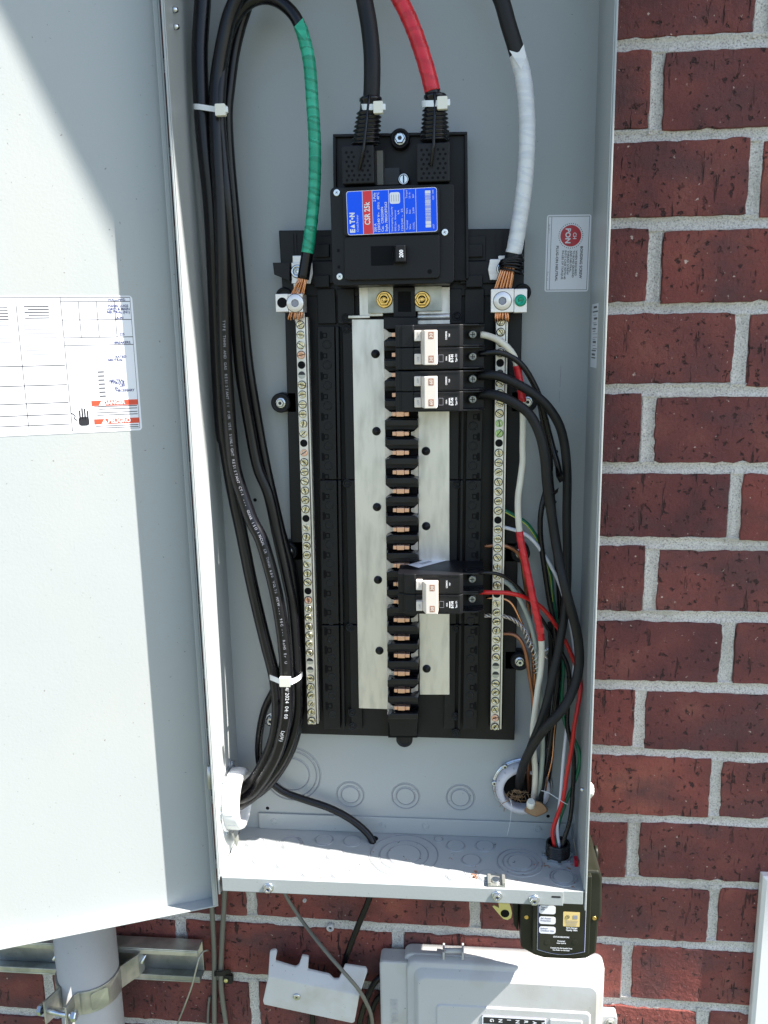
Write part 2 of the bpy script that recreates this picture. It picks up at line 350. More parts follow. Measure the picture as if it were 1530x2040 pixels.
def bed(k, x):
    """height of bed joint k at x: straight through what was measured"""
    if k in fit:
        q = fit[k]; xs = [c[0] for c in q]; zs = [c[1] for c in q]; m = sum(zs)/len(zs)
        if max(xs)-min(xs) > 60:
            s_ = sum((c[0]-sum(xs)/len(xs))*(c[1]-m) for c in q)/sum((c[0]-sum(xs)/len(xs))**2 for c in q)
            s_ = max(-.012, min(.012, s_)); return m + s_*(x-sum(xs)/len(xs))
        return m
    if k < 1: return bed(1, x) + (1-k)*79.4
    return bed(15, x) - (k-15)*79.4
H = {0: (1520, 30), 1: (1311, 180), 2: (1501.8, 355), 3: (1301, 530), 4: (1474.7, 695), 5: (1292.8, 855), 6: (1466.5, 1008), 7: (1298, 1155), 8: (1447.6, 1298), 9: (1273.5, 1430), 10: (1426.5, 1570), 11: (1263, 1690), 12: (1422, 1825), 13: (1250, 1940)}
head = {k: PW(*v).x for k, v in H.items()}; head[14] = PW(503.5, 1987).x + 540; head[12] = PW(1422, 1825).x
def brick_bm(seed, w, h):
    r = random.Random(seed); mb = MB(); n = 0; out = []; nx, nz = 30, 9
    def e(): return r.gauss(0, .42)+(r.random() < .07)*-abs(r.gauss(0, 1.1))
    c = [(-w/2, -h/2), (w/2, -h/2), (w/2, h/2), (-w/2, h/2)]
    for q in range(4):
        a, b = c[q], c[(q+1) % 4]; n = nx if q % 2 == 0 else nz
        for i in range(n):
            t = (i + (.0 if i == 0 else r.uniform(-.3, .3)))/n; x = a[0]+(b[0]-a[0])*t; z = a[1]+(b[1]-a[1])*t
            if i == 0: x *= .996; z *= .986
            sx_, sz_ = (1 if x > 0 else -1), (1 if z > 0 else -1)
            out.append((x+e()*(q % 2)*sx_, z+e()*(1-q % 2)*sz_))
    back = [Vector((x, 8, z)) for x, z in out]; f1 = [Vector((x, .9+abs(e())*.5, z)) for x, z in out]
    f2 = [Vector((x*(1-1.9/w), .1, z*(1-1.9/h))) for x, z in out]
    mb.loft([back, f1, f2], 'brick_clay', True, False, True, False); return mb
BW, BH, BL = 257.5, 67.5, 269.5
protos = []
for s_ in range(10):
    o = brick_bm(s_, BW, BH).build('brick', None, origin=(0, 0, 0)); protos.append(o.data); bpy.data.objects.remove(o)
rb = random.Random(3); nb = 0; heads_ = []
ang = math.atan(WT); outer = MB()
for k in range(-8, 27):                                             # course k lies between bed joints k and k+1
    h0 = head.get(k, (head[1] if k % 2 else head[2]) + rb.uniform(-6, 6))
    for i in range(-12, 12):
        x0 = h0 + i*BL; xc = x0+BL/2
        if abs(xc) > 3150: continue
        zt, zb = bed(k, xc), bed(k+1, xc)
        if zb > 930 or zt < -1490: continue
        near = -1250 < xc < 1250 and -1000 < (zt+zb)/2 < 760
        if near and nb < 240:
            jw = 12.5+rb.uniform(-2.2, 3.2); jh = 11.5+rb.uniform(-1.2, 1.2)
            o = bpy.data.objects.new('brick', protos[rb.randrange(10)]); COL.objects.link(o); c = W(xc+rb.uniform(-1.2, 1.2), (zt+zb)/2, 0) - Y_*rb.uniform(-.6, .9); place(o, c, wall); nb += 1
            o.scale = ((BL-jw)/BW, 1, (zt-zb-jh)/BH); o.rotation_euler = (rb.uniform(-.004, .004), rb.uniform(-.002, .002), ang)
            if rb.random() < .5: o.scale[0] *= -1
            o.scale[0] = abs(o.scale[0]); heads_.append((x0, zt, zb))
        else:
            c = W(xc, (zt+zb)/2); outer.box(c.x-BL/2+6, c.x+BL/2-6, c.y, c.y+6, zb+6, zt-6, 'brick_clay')
tag(outer.build('brickwork', wall), kind='stuff')
def joint(line, across, w, m):
    n = len(line); rings = []; rj = random.Random(int(abs(line[0][0])*7+abs(line[0][2])*3))
    for i in range(n):
        p = Vector(line[i]); r_ = []
        for j, (a, d) in enumerate(((-.62, 5.5), (-.5, 1.3), (-.34, 2.7), (-.1, 3.6), (.14, 3.5), (.36, 2.2), (.5, .9), (.62, 5.5))): r_.append(p+across*(a*w+rj.gauss(0, .28)*(1 if j in (1, 6) else .3))+Y_*(d+rj.gauss(0, .22)))
        rings.append(r_)
    m.loft(rings, 'mortar', False, False, False, True)
mj = MB()
for k in range(-3, 19):
    joint([W(x, bed(k, x)) for x in np.arange(-1230, 1235, 5.)], Z_, 13.5, mj)
for (x, zt, zb) in heads_: joint([W(x, z) for z in np.linspace(zt-4, zb+4, 14)], X_, 14., mj)
mj.build('mortar_joint', wall)
# the roof edge over the wall, above the picture: it shades the upper wall
zs = P(337, 200, 0).z-36; ez = zs+700; ey = -700*(73/452)
mb = MB(); mb.box(-3200, 3200, ey, WY+120, ez, ez+140, 'soffit'); mb.build('roof_eave', wall)
# small fixings and holes left in the wall
def wall_plug(px, py, r, m, name, label, cat):
    mb = MB(); c = PW(px, py); mb.lathe(c+Y_*2, (0, -1, 0), [(r, 0), (r, 3.5), (r*.85, 4.5), (r*.55, 4.5), (r*.5, 1)], m, 18, False, True); mb.lathe(c+Y_*1, (0, -1, 0), [(r*.4, 0), (r*.32, 1.6)], 'ink_black', 10)
    return tag(mb.build(name), label, cat)
wall_plug(658, 1848, 4.6, 'cover_white', 'wall_anchor', 'white plastic anchor with a screw set in the mortar joint below the panel', 'anchor')
wall_plug(607, 1793, 2.3, 'cover_white', 'wall_anchor', 'tiny pale anchor in the brick just under the panel\'s bottom lip', 'anchor')

# ------------------------------------------------------------------ the panel enclosure
XL, XR = -181.5, 181.5; DP = 88.; ZF = -490.2; ZT = 430.; LZ = ZF-13.5
box = thing('electrical_panel', 'tall grey steel breaker panel box hanging open on the brick wall', 'breaker panel', (0, DP, ZF))
mb = MB(); mb.box(XL, XR, DP, DP+1.6, ZF-1.6, ZT, 'grey_paint'); mb.build('back_panel', box)
def side(x0, x1, pxpts):
    mb = MB(); mb.box(x0, x1, 0, DP+1.6, ZF+.02, ZT, 'grey_paint')
    s_ = 1 if x0 > 0 else -1
    zt_, zb_ = ZF, LZ-6.5
    mb.prism([Vector((x0, 0, zt_)), Vector((x0, 0, zb_)), Vector((x0, 5, zb_)), Vector((x0, 16, LZ+1)), Vector((x0, 16, zt_))], Vector((x1-x0, 0, 0)), 'grey_paint')
    xi = x0 if s_ > 0 else x1
    mb.box(min(xi, xi-s_*1.2), max(xi, xi-s_*1.2), .6, 30, ZF+2, ZT-2, 'grey_paint')   # doubled front edge
    mb.build('side_wall', box, .5)
side(XR-1.8, XR, None); side(XL, XL+1.8, None)
mb = MB(); mb.box(XL, XR, -2, DP+1.6, ZT, ZT+1.8, 'grey_paint'); mb.build('top_wall', box, .4)
mb = MB(); mb.box(XL-2, XR+2, -14, -2.1, ZT+.01, ZT+1.7, 'grey_paint'); mb.build('rain_lip', box, .3)
mb = MB(); mb.box(XL+2, XR-2, 1.8, DP, ZF-1.6, ZF, 'grey_paint'); mb.build('floor_plate', box, .3)
# front lip of the floor, with the overlapping cover strip
mb = MB(); xe = P(1122, 1780, -.5).x
mb.box(XL+5, XR-3.5, .2, 1.8, LZ, ZF+.4, 'grey_paint'); mb.box(XL+5, xe, -1.6, 0, LZ-1.2, ZF+.9, 'grey_paint')
mb.box(XL+5, xe, -1.6, 8, LZ-1.2, LZ-.2, 'grey_paint')
mb.build('front_lip', box, .4)
mb = MB(); c = P(1108, 1787, -1.7); mb.prism(rrect(c, X_, Z_, 9, 2, .9), Y_*.4, 'ink_black'); mb.build('slot', box)
mb = MB(); z1 = P(800, 1630, DP-2.5).z; mb.box(XL+22, XR-4, DP-2.6, DP-.1, ZF+.1, z1, 'grey_paint'); mb.build('back_flange', box, .7)
for px, py in ((545, 1637), (763, 1644), (848, 1646), (1072, 1652)):
    mb = MB(); mb.ring(P(px, py, DP-2.6), Y_, 3.4, .55, 'grey_paint', 20); mb.lathe(P(px, py, DP-2.6), (0, -1, 0), [(2.4, 0), (2.0, .5)], 'grey_paint', 14, False); mb.build('weld_dimple', box)
def knockout(c, ax, radii, disc=True):
    mb = MB(); r0 = max(radii)
    for i, r in enumerate(radii): mb.ring(c, ax, r, .6, 'grey_paint', 40, 6); mb.ring(c+Vector(ax)*.3, ax, r-.95, .36, 'ink_grey', 40, 4)
    a = Vector(ax).normalized()
    if disc: mb.lathe(c, a, [(radii[-1]-1.0, -.2), (radii[-1]-1.6, .8)], 'grey_paint', 30, False)
    for i, r in enumerate(radii[1:]):                                   # bridging tabs between rings
        for q in (0.6+i, 3.6+i): mb.prism(rrect(c + (X_*math.cos(q) + (Y_ if abs(a.z) > .5 else Z_)*math.sin(q))*(r+1.6) + a*.45, X_, Y_ if abs(a.z) > .5 else Z_, 4, 2.6, .6), -a*.3, 'grey_paint')
    mb.build('knockout', box)
for px, py, rr in ((804.8, 1703, (36, 26, 18)), (1035.8, 1718, (23.6, 18, 13)), (1122.7, 1747.8, (14, 11)), (580.6, 1680, (12.5, 10.5)), (646, 1673, (10.2,)), (702, 1675.5, (10.2,)), (667.5, 1703, (10.2,)), (907.7, 1684.6, (10.2,)), (966, 1685.5, (10.2,)), (938.8, 1713.4, (10.2,)), (908.6, 1744, (10.2,)), (972, 1745, (10.2,)), (873.4, 1672, (5.4,)), (507.4, 1678, (10.2,)), (569, 1721, (10.2,)), (619.5, 1737, (10.2,)), (679, 1739.5, (10.2,)), (521, 1712, (10.2,))):
    knockout(PZ(px, py, ZF+.05), Z_, rr)
for px, py, rr in ((698, 1583, (15.2, 10.5)), (808, 1586, (15.2, 10.5)), (917, 1589, (15.2, 10.5)), (582, 1542, (31.5, 27.5, 19.5))):
    knockout(P(px, py, DP-.05), -Y_, rr)
for px, py, r in ((508, 996, 1.9), (1108, 900, 1.9), (1105, 1000, 1.9), (533, 1610, 2.0), (1092, 1626, 1.9)):
    mb = MB(); mb.lathe(P(px, py, DP), (0, -1, 0), [(r, 0), (r*.9, .25)], 'deep_black', 16, False); mb.build('drilled_hole', box)
mb = MB()
for px, py, r in ((1117, 740, 0), (1116, 760, 0), (1114.5, 790, 0)): mb.prism(rrect(P(px, py, DP-.1), X_, Z_, .6, 11, .3), Y_*.05, 'ink_grey')
mb.build('scratch', box)
mb = MB(); rs = random.Random(5)                                         # brick dust washed into the right corner of the floor
for cx_, cy_, n_, sx, sy in ((1130, 1728, 34, 14, 26), (945, 1745, 18, 6, 12), (1080, 1722, 10, 22, 9), (1140, 1760, 10, 5, 14)):
    for _ in range(n_):
        c = PZ(cx_+rs.gauss(0, sx*.55), cy_+rs.gauss(0, sy*.55), ZF+.1)
        if c.x > XR-3 or c.y < 3: continue
        r = rs.uniform(.5, 2.1); mb.flat([c + X_*r*rs.uniform(.6, 1.2)*math.cos(q*.9) + Y_*r*rs.uniform(.5, 1.1)*math.sin(q*.9) for q in range(7)], 'stain_rust')
tag(mb.build('brick_dust', box), kind='stuff')
mb = MB(); rs = random.Random(15)
for _ in range(26):
    c = PZ(rs.uniform(500, 1120), rs.uniform(1668, 1755), ZF+.5); a = rs.uniform(0, 6.3); r = rs.uniform(.5, 1.6)
    if c.y > DP-4 or c.y < 4 or abs(c.x) > XR-6: continue
    mb.tube([c+Vector((r*math.cos(a+q*.8), r*math.sin(a+q*.8), .25*q)) for q in range(rs.randint(3, 6))], .22, rs.choice(('zinc', 'copper', 'ink_black')), 5)
tag(mb.build('metal_shavings', box), kind='stuff')
# screws in the lip and the side walls
def lip_screw(px, py, r=4.2):
    mb = MB(); c = P(px, py, -1.7); hexhead(mb, c, r, 4.5, 'zinc', flange=r*1.25); mb.build('lip_screw', box)
for px, py in ((535, 1768), (990, 1784), (1064, 1792)): lip_screw(px, py)
for py in (20, 54):
    mb = MB(); c = P(343, py, 22); c.x = XL+3; mb.lathe(c, X_, [(2.4, 0), (2.6, 1.5), (1.8, 4.0)], 'zinc', 12); mb.build('side_screw', box)
mb = MB(); c = P(1166, 1573, 20); c.x = XR-1.8; mb.lathe(c, -X_, [(1.7, 0), (1.9, 4.5)], 'zinc', 10); mb.build('side_screw', box)
mb = MB(); c = Vector((XR+.2, c.y, c.z)); rs = random.Random(2)
rings = []
for h_, r_ in ((0, 6.5), (3, 6.2), (6, 3.4)): rings.append([c + X_*h_ + (Y_*math.cos(q*math.pi/7) + Z_*math.sin(q*math.pi/7))*r_*(1.25 if q % 2 else .72) for q in range(14)])
mb.loft(rings, 'caulk'); mb.build('sealant_blob', box)
for px, py in ((1096, 1302), (540, 1434)):
    mb = MB(); hexhead(mb, P(px, py, DP-.2), 4.6, 5, 'zinc', flange=7.5); mb.build('mounting_bolt', box)
for px, py in ((520, 1287), (523, 1378)):
    mb = MB(); mb.lathe(P(px, py, DP), (0, -1, 0), [(5.4, 0), (5.2, .15)], 'galvanised', 20, False); mb.mats = ['grey_paint']; mb.build('spot_weld', box)
# latch clip above the lip and yellow tab below it
mb = MB(); c = PZ(990, 1762, ZF+.2); mb.box(c.x-9, c.x+8, 2, 20, ZF+.2, ZF+2.0, 'galvanised'); mb.box(c.x-9, c.x-6, 2, 16, ZF+2, ZF+5, 'galvanised'); mb.box(c.x+5, c.x+8, 2, 16, ZF+2, ZF+5, 'galvanised'); mb.lathe((c.x-1, 9, ZF+2), Z_, [(4, 0), (4, 2.2)], 'zinc', 16); mb.build('latch_clip', box, .3)
mb = MB(); o_ = [(993, 1796), (1014, 1797), (1018, 1810), (1020, 1820), (1018, 1829), (1011, 1833), (1003, 1831), (997, 1825), (981, 1806), (984, 1804), (994, 1809)]
mb.prism([P(x, y, 6) for x, y in o_][::-1], Y_*1.6, 'yellow_zinc'); hc = P(1006, 1820, 5.9)
mb.lathe(hc, (0, -1, 0), [(4.3, 0), (4.3, .12)], 'deep_black', 20, False); mb.build('latch_tab', box, .3)
# stickers on the enclosure
def sticker_frame(mb, c, r, u, w, h, m, t=.25):
    n = r.cross(u)
    for s_ in (-1, 1):
        mb.prism(rrect(c+u*s_*h/2+n*.12, r, u, w+t, t, t*.4, 1), -n*.02, m); mb.prism(rrect(c+r*s_*w/2+n*.12, r, u, t, h+t, t*.4, 1), -n*.02, m)
mb = MB(); mb.keep = True
c0 = P(1131, 505, DP-.3); tl, br_ = P(1089, 436, DP-.3), P(1171, 575, DP-.3); sw, sh = 40., 68.
rot = Matrix.Rotation(math.radians(.8), 3, 'Y'); R_ = rot @ X_; U_ = rot @ Z_
def q(x, y): return c0 + R_*x + U_*y                                       # sticker coordinates
mb.prism(rrect(c0, R_, U_, sw, sh, 2), Y_*.15, 'label_white')
sticker_frame(mb, c0, R_, U_, sw-3.2, sh-3.2, 'ink_black', .35)
mb.prism(rrect(q(-15.6, 0)-Y_*.12, R_, U_, .35, sh-3.2, .1, 1), Y_*.02, 'ink_black')
cc = q(2.2, 15.5); mb.lathe(cc, (0, -1, 0), [(9.4, 0), (9.4, .1)], 'label_crimson', 48, False, True, False)
for i in range(36):
    a = 2*math.pi*i/36; mb.lathe(cc+(R_*math.cos(a)+U_*math.sin(a))*10.8, (0, -1, 0), [(.42, 0), (.42, .1)], 'ink_black', 8, False, True, False)
dn = -U_; rt = R_
mb.text('CH', q(4.2, 15.5), dn, rt, 3.1, 'label_white', 5.6, 'C', .2, .02); mb.text('PON', q(-2.6, 15.5), dn, rt, 4.6, 'label_white', 13, 'C', .2, .03)
mb.text('BONDING SCREW', q(11.2, 6.2), dn, rt, 2.4, 'ink_black', 28.5, 'L', .15, .02)
for i, t in enumerate(('WHEN REQUIRED', 'TO BOND GROUND', 'AND NEUTRAL,', 'THREAD SCREW', 'INTO CASE WITH 40', 'IN-LBS OF TORQUE.')): mb.text(t, q(7.0-2.45*i, 2.6), dn, rt, 1.75, 'ink_black', (22.5, 24, 19.5, 21.5, 25.5, 26)[i], 'L', .15, .015)
mb.text('PLUG-ON NEUTRAL', q(-10.6, 6.8), dn, rt, 2.2, 'ink_black', 31.5, 'L', .15, .02)
mb.text('38-48271', q(-18, 26), dn, rt, 1.1, 'ink_grey', 8, 'L', .15); mb.text('Rev. 01', q(-18, -16), dn, rt, 1.1, 'ink_grey', 8, 'L', .15)
mb.build('warning_sticker', box, label='white sticker with red CH PON disc on the back sheet')
mb = MB(); mb.keep = True; yk = 34.
c0 = P(1190, 668, 40.); c0.x = XR-2.2; zt_, zb_ = P(1190, 604, 40).z, P(1190, 733, 40).z
mb.prism(rrect(Vector((XR-2.2, 52, (zt_+zb_)/2)), Y_, Z_, 38, zt_-zb_, .6), X_*.1, 'label_white')
rs = random.Random(9); zz = zt_-3
for i in range(17):
    h_ = rs.choice((.5, .8, 1.1, 1.8)); mb.prism(rrect(Vector((XR-2.35, 52+rs.uniform(-5, 3), zz)), Y_, Z_, rs.uniform(14, 30), h_, .1, 1), X_*.05, 'ink_black' if rs.random() < .7 else 'ink_grey'); zz -= h_+rs.uniform(1.0, 2.6)
    if zz < zb_+2: break
mb.build('barcode_sticker', box)

# ------------------------------------------------------------------ the door, swung open to the left (a part of the panel)
DZB = P(420, 1805, 17).z; DZT = ZT+6; DWD = 366.
door = MB()
def dbox(s0, s1, o0, o1, z0, z1): door.prism([DL(s0, z0, o1), DL(s1, z0, o1), DL(s1, z1, o1), DL(s0, z1, o1)], -DN*(o1-o0), 'grey_paint')
dbox(0, DWD, -1.5, 0, DZB, DZT)
dbox(0, 1.5, .01, DD, DZB, DZT); dbox(1.51, 5.5, DD-1.5, DD, DZB+1.6, DZT-2)                                           # hinge flange and its lip
dbox(DWD-1.5, DWD, .01, DD, DZB, DZT); dbox(1.51, DWD-1.51, .01, DD, DZB, DZB+1.5); dbox(1.51, DWD-1.51, .01, DD, DZT-1.5, DZT)
dr = door.build('door', box, .5, 'grey door swung open to the left')
mb = MB(); z0, z1 = P(418, 1575, 0).z, P(415, 1530, 0).z
mb.lathe(Vector((XL-2.4, 4, z0)), Z_, [(2.2, 0), (2.2, z1-z0)], 'galvanised', 14); mb.build('hinge', box)
# door sticker
mb = MB(); mb.keep = True
tr, brr = D(259, 589, .3), D(283, 857, .3); hgt = tr.z-brr.z; rs_ = (tr-DH).dot(DU); zc = (tr.z+brr.z)/2
s0 = ((tr+brr)/2-DH).dot(DU)-1; w_ = 230.; R_ = -DU; U_ = Z_
def q(s, z, off=.3): return DL(s0+s, zc+z, off)                              # s from the right edge leftwards, z from mid height
mb.prism(rrect(q(w_/2, 0), R_, U_, w_, hgt, 3), -DN*.2, 'label_white')
hh = hgt/2
def ln(s1, z1, s2, z2, t=.62, m='ink_black'):
    c = q((s1+s2)/2, (z1+z2)/2, .36)
    mb.prism(rrect(c, R_, U_, max(abs(s2-s1), t), max(abs(z2-z1), t), .02, 1), -DN*.02, m)
fy = lambda py: hh - (py-589)/268*hgt
def sx(px, py): return (D(px, py, .3)-DH).dot(DU)-s0
ln(2, fy(592), 2, fy(852), .35, 'ink_black'); ln(2, fy(852), 61, fy(852), .35)
for y in (600, 635, 669, 684): ln(2, fy(y), 60, fy(y))
ln(2, fy(592), w_-4, fy(592))
for s_ in (60, 30.5, 15.5, 45.5): ln(s_, fy(600 if s_ < 60 else 592), s_, fy(669 if s_ < 60 else 852))
for s_ in (96, 131, 165, 200): ln(s_, fy(600), s_, fy(840))
for y in (636, 644, 652, 660, 668, 676, 684, 692, 700):
    for s_ in (64, 100, 135, 170): ln(s_+(y*7 % 5), fy(y), s_+28-(y*3 % 6), fy(y), .8, 'ink_grey')
for y in (722, 760, 795, 818, 838): ln(61, fy(y), w_-4, fy(y), .8)
for i, (s_, y, n) in enumerate(((70, 604, 5), (103, 606, 5), (140, 606, 5))):
    for k in range(n): ln(s_, fy(y+5+k*5.4), s_+20-3*(k % 2), fy(y+5+k*5.4), .9)
def tx(t, s_, y, h=2.1, m='ink_navy', al='R', w=None, b=.025): mb.text(t, q(s_, fy(y), .36), R_, U_, h, m, w, al, .1, b)
tx('FOLLOWS:', 6, 599); tx('PANEL LUGS', 4, 611); tx('(GRD) & MAIN', 3, 617); tx('NEUTRAL (N1)', 3, 623); tx('LB-IN', 9, 634, 2.1, 'ink_navy', 'R', None, .02); tx('225', 9, 666); tx('BREAKERS.', 4, 682)
for k in range(3): tx('-', 13, 645+6*k)
tx('RATED', 9, 710); tx('NEUTRAL', 12, 716); tx('NEUTRAL', 12, 757); tx('TORQUE', 12, 762); tx('LBS', 12, 767); tx('IN', 18, 772); tx('NECESSARY', 4, 777)
for k in range(7): ln(29, fy(737+8*k), 31.5+3, fy(737+8*k), 1.2, 'ink_black'); ln(20, fy(741+8*k), 43, fy(741+8*k), .25)
mb.prism(rrect(q(22, fy(799), .36), R_, U_, 40, 4.8, .1, 1), -DN*.02, 'label_orange'); mb.prism(rrect(q(21.5, fy(836), .36), R_, U_, 39, 4.8, .1, 1), -DN*.02, 'label_orange')
mb.text('DANGER', q(13, fy(802), .42), R_, U_, 3.6, 'ink_white', 18.5, 'R', .1, .03); mb.text('PELIGRO', q(9.5, fy(839), .42), R_, U_, 3.6, 'ink_white', 19.5, 'R', .1, .03)
for s_, y in ((33, 799), (32, 836)): mb.flat([q(s_-3, fy(y)-2.4, .5), q(s_+3, fy(y)-2.4, .5), q(s_, fy(y)+2.6, .5)], 'ink_white')
for y, a, b in ((806, 3, 40), (811, 3, 36), (818, 3, 40), (823, 3, 38), (845, 3, 40), (849, 3, 34)): ln(a, fy(y), b, fy(y), .7)
for k, (l_, t_) in enumerate(((46.0, 8), (48.3, 10), (50.4, 10.6), (52.6, 8.6))): mb.prism(rrect(q(l_, fy(831)+t_/2, .36), R_, U_, 1.3, t_, .5), -DN*.02, 'ink_black')
mb.prism(rrect(q(49.6, fy(834), .36), R_, U_, 9, 8, 2.5), -DN*.02, 'ink_black')
for a, b in (((60, 816), (56.5, 822)), ((56.5, 822), (57.5, 828)), ((57.5, 828), (55, 832))):
    p0, p1 = q(a[0], fy(a[1]), .4), q(b[0], fy(b[1]), .4); d_ = (p1-p0).normalized(); n_ = d_.cross(DN)*.45; mb.flat([p0+n_, p1+n_, p1-n_, p0-n_], 'ink_black')
o = mb.build('label_sheet', dr, label='white instruction sheet with red DANGER and PELIGRO bars')
# ------------------------------------------------------------------ load centre interior: black tray, bus bars, neutral bars
YT = 74.                                                            # face of the tray
inte = thing('busbar_assembly', 'black tray with two silver bus bars and copper fingers filling the middle of the panel', 'bus assembly', P(800, 1000, DP))
def rx(x0, y0, x1, y1, Y):
    ym, xm = (y0+y1)/2, (x0+x1)/2; return P(x0, ym, Y).x, P(x1, ym, Y).x, P(xm, y1, Y).z, P(xm, y0, Y).z
def pbox(mb, x0, y0, x1, y1, Y, Yb, m):
    a, b, c, d = rx(x0, y0, x1, y1, Y); mb.box(a, b, Y, Yb, c, d, m); return a, b, c, d
def quad(mb, pts, Y, Yb, m): mb.prism([P(x, y, Y) for x, y in pts][::-1], Y_*(Yb-Y), m)
mb = MB(); quad(mb, [(566, 560), (1043, 562), (1040, 640), (1025, 1475), (592, 1462), (578, 1040)], YT+2, DP-1, 'black_plastic')
mb.build('tray', inte, .8)
mb = MB(); quad(mb, [(555, 459), (1046, 455), (1043, 590), (563, 590)], YT, DP-1, 'black_plastic'); mb.build('tray_head', inte, .8)
mb = MB()
quad(mb, [(543, 523), (577, 523), (577, 560), (546, 547)], YT-12, YT, 'black_plastic'); mb.build('cable_hook', inte, .5)
for (px, py, r, sc) in ((561, 802, 9.5, 1), (575, 1097, 9.5, 1), (1050, 800, 9.5, 1), (1036, 1100, 9.5, 1), (1035, 1315, 9.5, 1), (806, 1470, 8.5, 0), (568, 590, 8, 0), (1040, 583, 8, 0)):
    mb = MB(); c = P(px, py, YT+3); mb.lathe(c, Y_, [(r, -4), (r, DP-YT-4)], 'black_plastic', 28); mb.lathe(c-Y_*4, (0, -1, 0), [(r, 0), (r-1, 1.6), (r-2.4, 1.6), (r-3, .4)], 'black_plastic', 28, False, True)
    s_ = -1 if px < 800 else 1
    if py != 1470: mb.box(min(c.x, c.x-s_*14), max(c.x, c.x-s_*14), YT+2, DP-1.5, c.z-r*.95, c.z+r*.95, 'black_plastic')
    e = mb.build('mounting_ear', inte)
    if sc:
        mb = MB(); hexhead(mb, c-Y_*4, 3.9, 4.2, 'zinc', flange=5.4); mb.build('screw', e)
# columns of clip sockets each side
for side_, cols in (('L', ((632, 666, 644, 678, 68.), (668, 674, 682, 687, 66.), (681, 706, 700, 722, 71.))), ('R', ((932, 965, 922, 950, 68.), (921, 926, 912, 917, 66.), (899, 918, 884, 906, 71.)))):
    for i, (a0, a1, b0, b1, Y) in enumerate(cols):
        for y0, y1 in ((650, 955), (957, 1243), (1246, 1452)):
            f = lambda a, b, y: a+(b-a)*(y-645)/(1455-645)
            mb = MB(); quad(mb, [(f(a0, b0, y0), y0), (f(a1, b1, y0), y0), (f(a1, b1, y1), y1), (f(a0, b0, y1), y1)], Y, YT+2, 'black_plastic'); mb.build('tray_rail', inte, .6)
    mb = MB(); hb = MB(); rs = random.Random(4); a0, a1, b0, b1, Y = cols[0]
    y = 668
    while y < 1440:
        f0 = a0+(b0-a0)*(y-645)/810; sp = 41 - (y-668)*.006; m_ = 1 if side_ == 'L' else -1; x_ = f0+5 if side_ == 'L' else f0+27
        pbox(hb, min(x_, x_+m_*5), y-8, max(x_, x_+m_*5), y+8, Y-.12, Y+.5, 'deep_black'); pbox(hb, min(x_+m_*5, x_+m_*14), y-5, max(x_+m_*5, x_+m_*14), y+5, Y-.12, Y+.5, 'deep_black'); pbox(hb, min(x_+m_*7, x_+m_*12), y-3, max(x_+m_*7, x_+m_*12), y+3, Y-.8, Y+.5, 'black_plastic')
        c = P(x_+m_*14, y+sp*.45, Y); mb.lathe(c, (0, -1, 0), [(4.2, 0), (4.0, .5), (3.0, .5), (2.8, .1)], 'black_plastic', 16, False)
        y += sp
    hb.build('clip_slot', inte); mb.build('boss', inte)
for px, py in ((689, 634), (690, 655), (691, 963), (697, 1250), (701, 1420), (702, 1447), (911, 630), (911, 965), (910, 1252), (908, 1427), (908, 1460)):
    mb = MB(); c = P(px, py, 71); mb.lathe(c, (0, -1, 0), [(4.4, -1), (4.4, .6), (3.4, .6), (3.3, .1), (2.2, .1), (2.2, .9), (1.2, .9), (1.1, .1)], 'black_plastic', 16, False); mb.build('post', inte)
# head details: clip pockets and cross strap
for x0, x1 in ((626, 656), (928, 962)):
    mb = MB(); pbox(mb, x0-6, 470, x1+6, 520, YT-1.5, YT, 'black_plastic'); mb.build('pocket', inte, .5)
    mb = MB(); pbox(mb, x0, 486, x1, 512, YT-5, YT-1, 'black_plastic'); mb.build('pocket_flap', inte, .6)
    mb = MB(); pbox(mb, x0, 548, x1, 572, YT-8, YT-3, 'black_plastic'); mb.build('pocket_flap', inte, .6)
for x0, x1 in ((618, 664), (916, 1000)):
    mb = MB(); pbox(mb, x0, 520, x1, 565, YT-5, YT, 'black_plastic'); mb.build('strap', inte, .8)
for x in (584, 590, 612, 915, 988, 1002):
    mb = MB(); pbox(mb, x-1, 466, x+1, 521, YT-1, YT, 'black_plastic'); mb.build('rib', inte)
for x0, x1 in ((632, 668), (672, 706), (890, 920), (926, 965)):
    mb = MB(); pbox(mb, x0, 575, x1, 645, YT-3, YT+2, 'black_plastic'); mb.build('cover_pad', inte, .7)
# bus bars
YB = 67.
mb = MB(); quad(mb, [(701, 636), (765, 636), (774, 1413), (715, 1411)], YB, YB+3, 'tinned'); a = P(701, 632, YB); b = P(765, 632, YB); mb.box(a.x-3, b.x-13, YB-3.5, YB-1.5, a.z-1, a.z+1.5, 'tinned'); mb.build('bus_bar', inte, .4)
mb = MB(); quad(mb, [(832, 650), (895, 650), (895.5, 1384), (836, 1384)], YB, YB+3, 'tinned'); mb.build('bus_bar', inte, .4)
for px, py in ((748, 705), (750, 859), (751, 1010), (753, 1155), (756, 1296), (848.6, 898.6), (849, 1048), (850, 1332)):
    mb = MB(); mb.lathe(P(px, py, YB), (0, -1, 0), [(4.1, 0), (4.1, .8), (3.4, 1.4), (2.2, 1.4), (1.9, 2.4), (.6, 2.6)], 'black_plastic', 20, False); mb.build('rivet', inte)
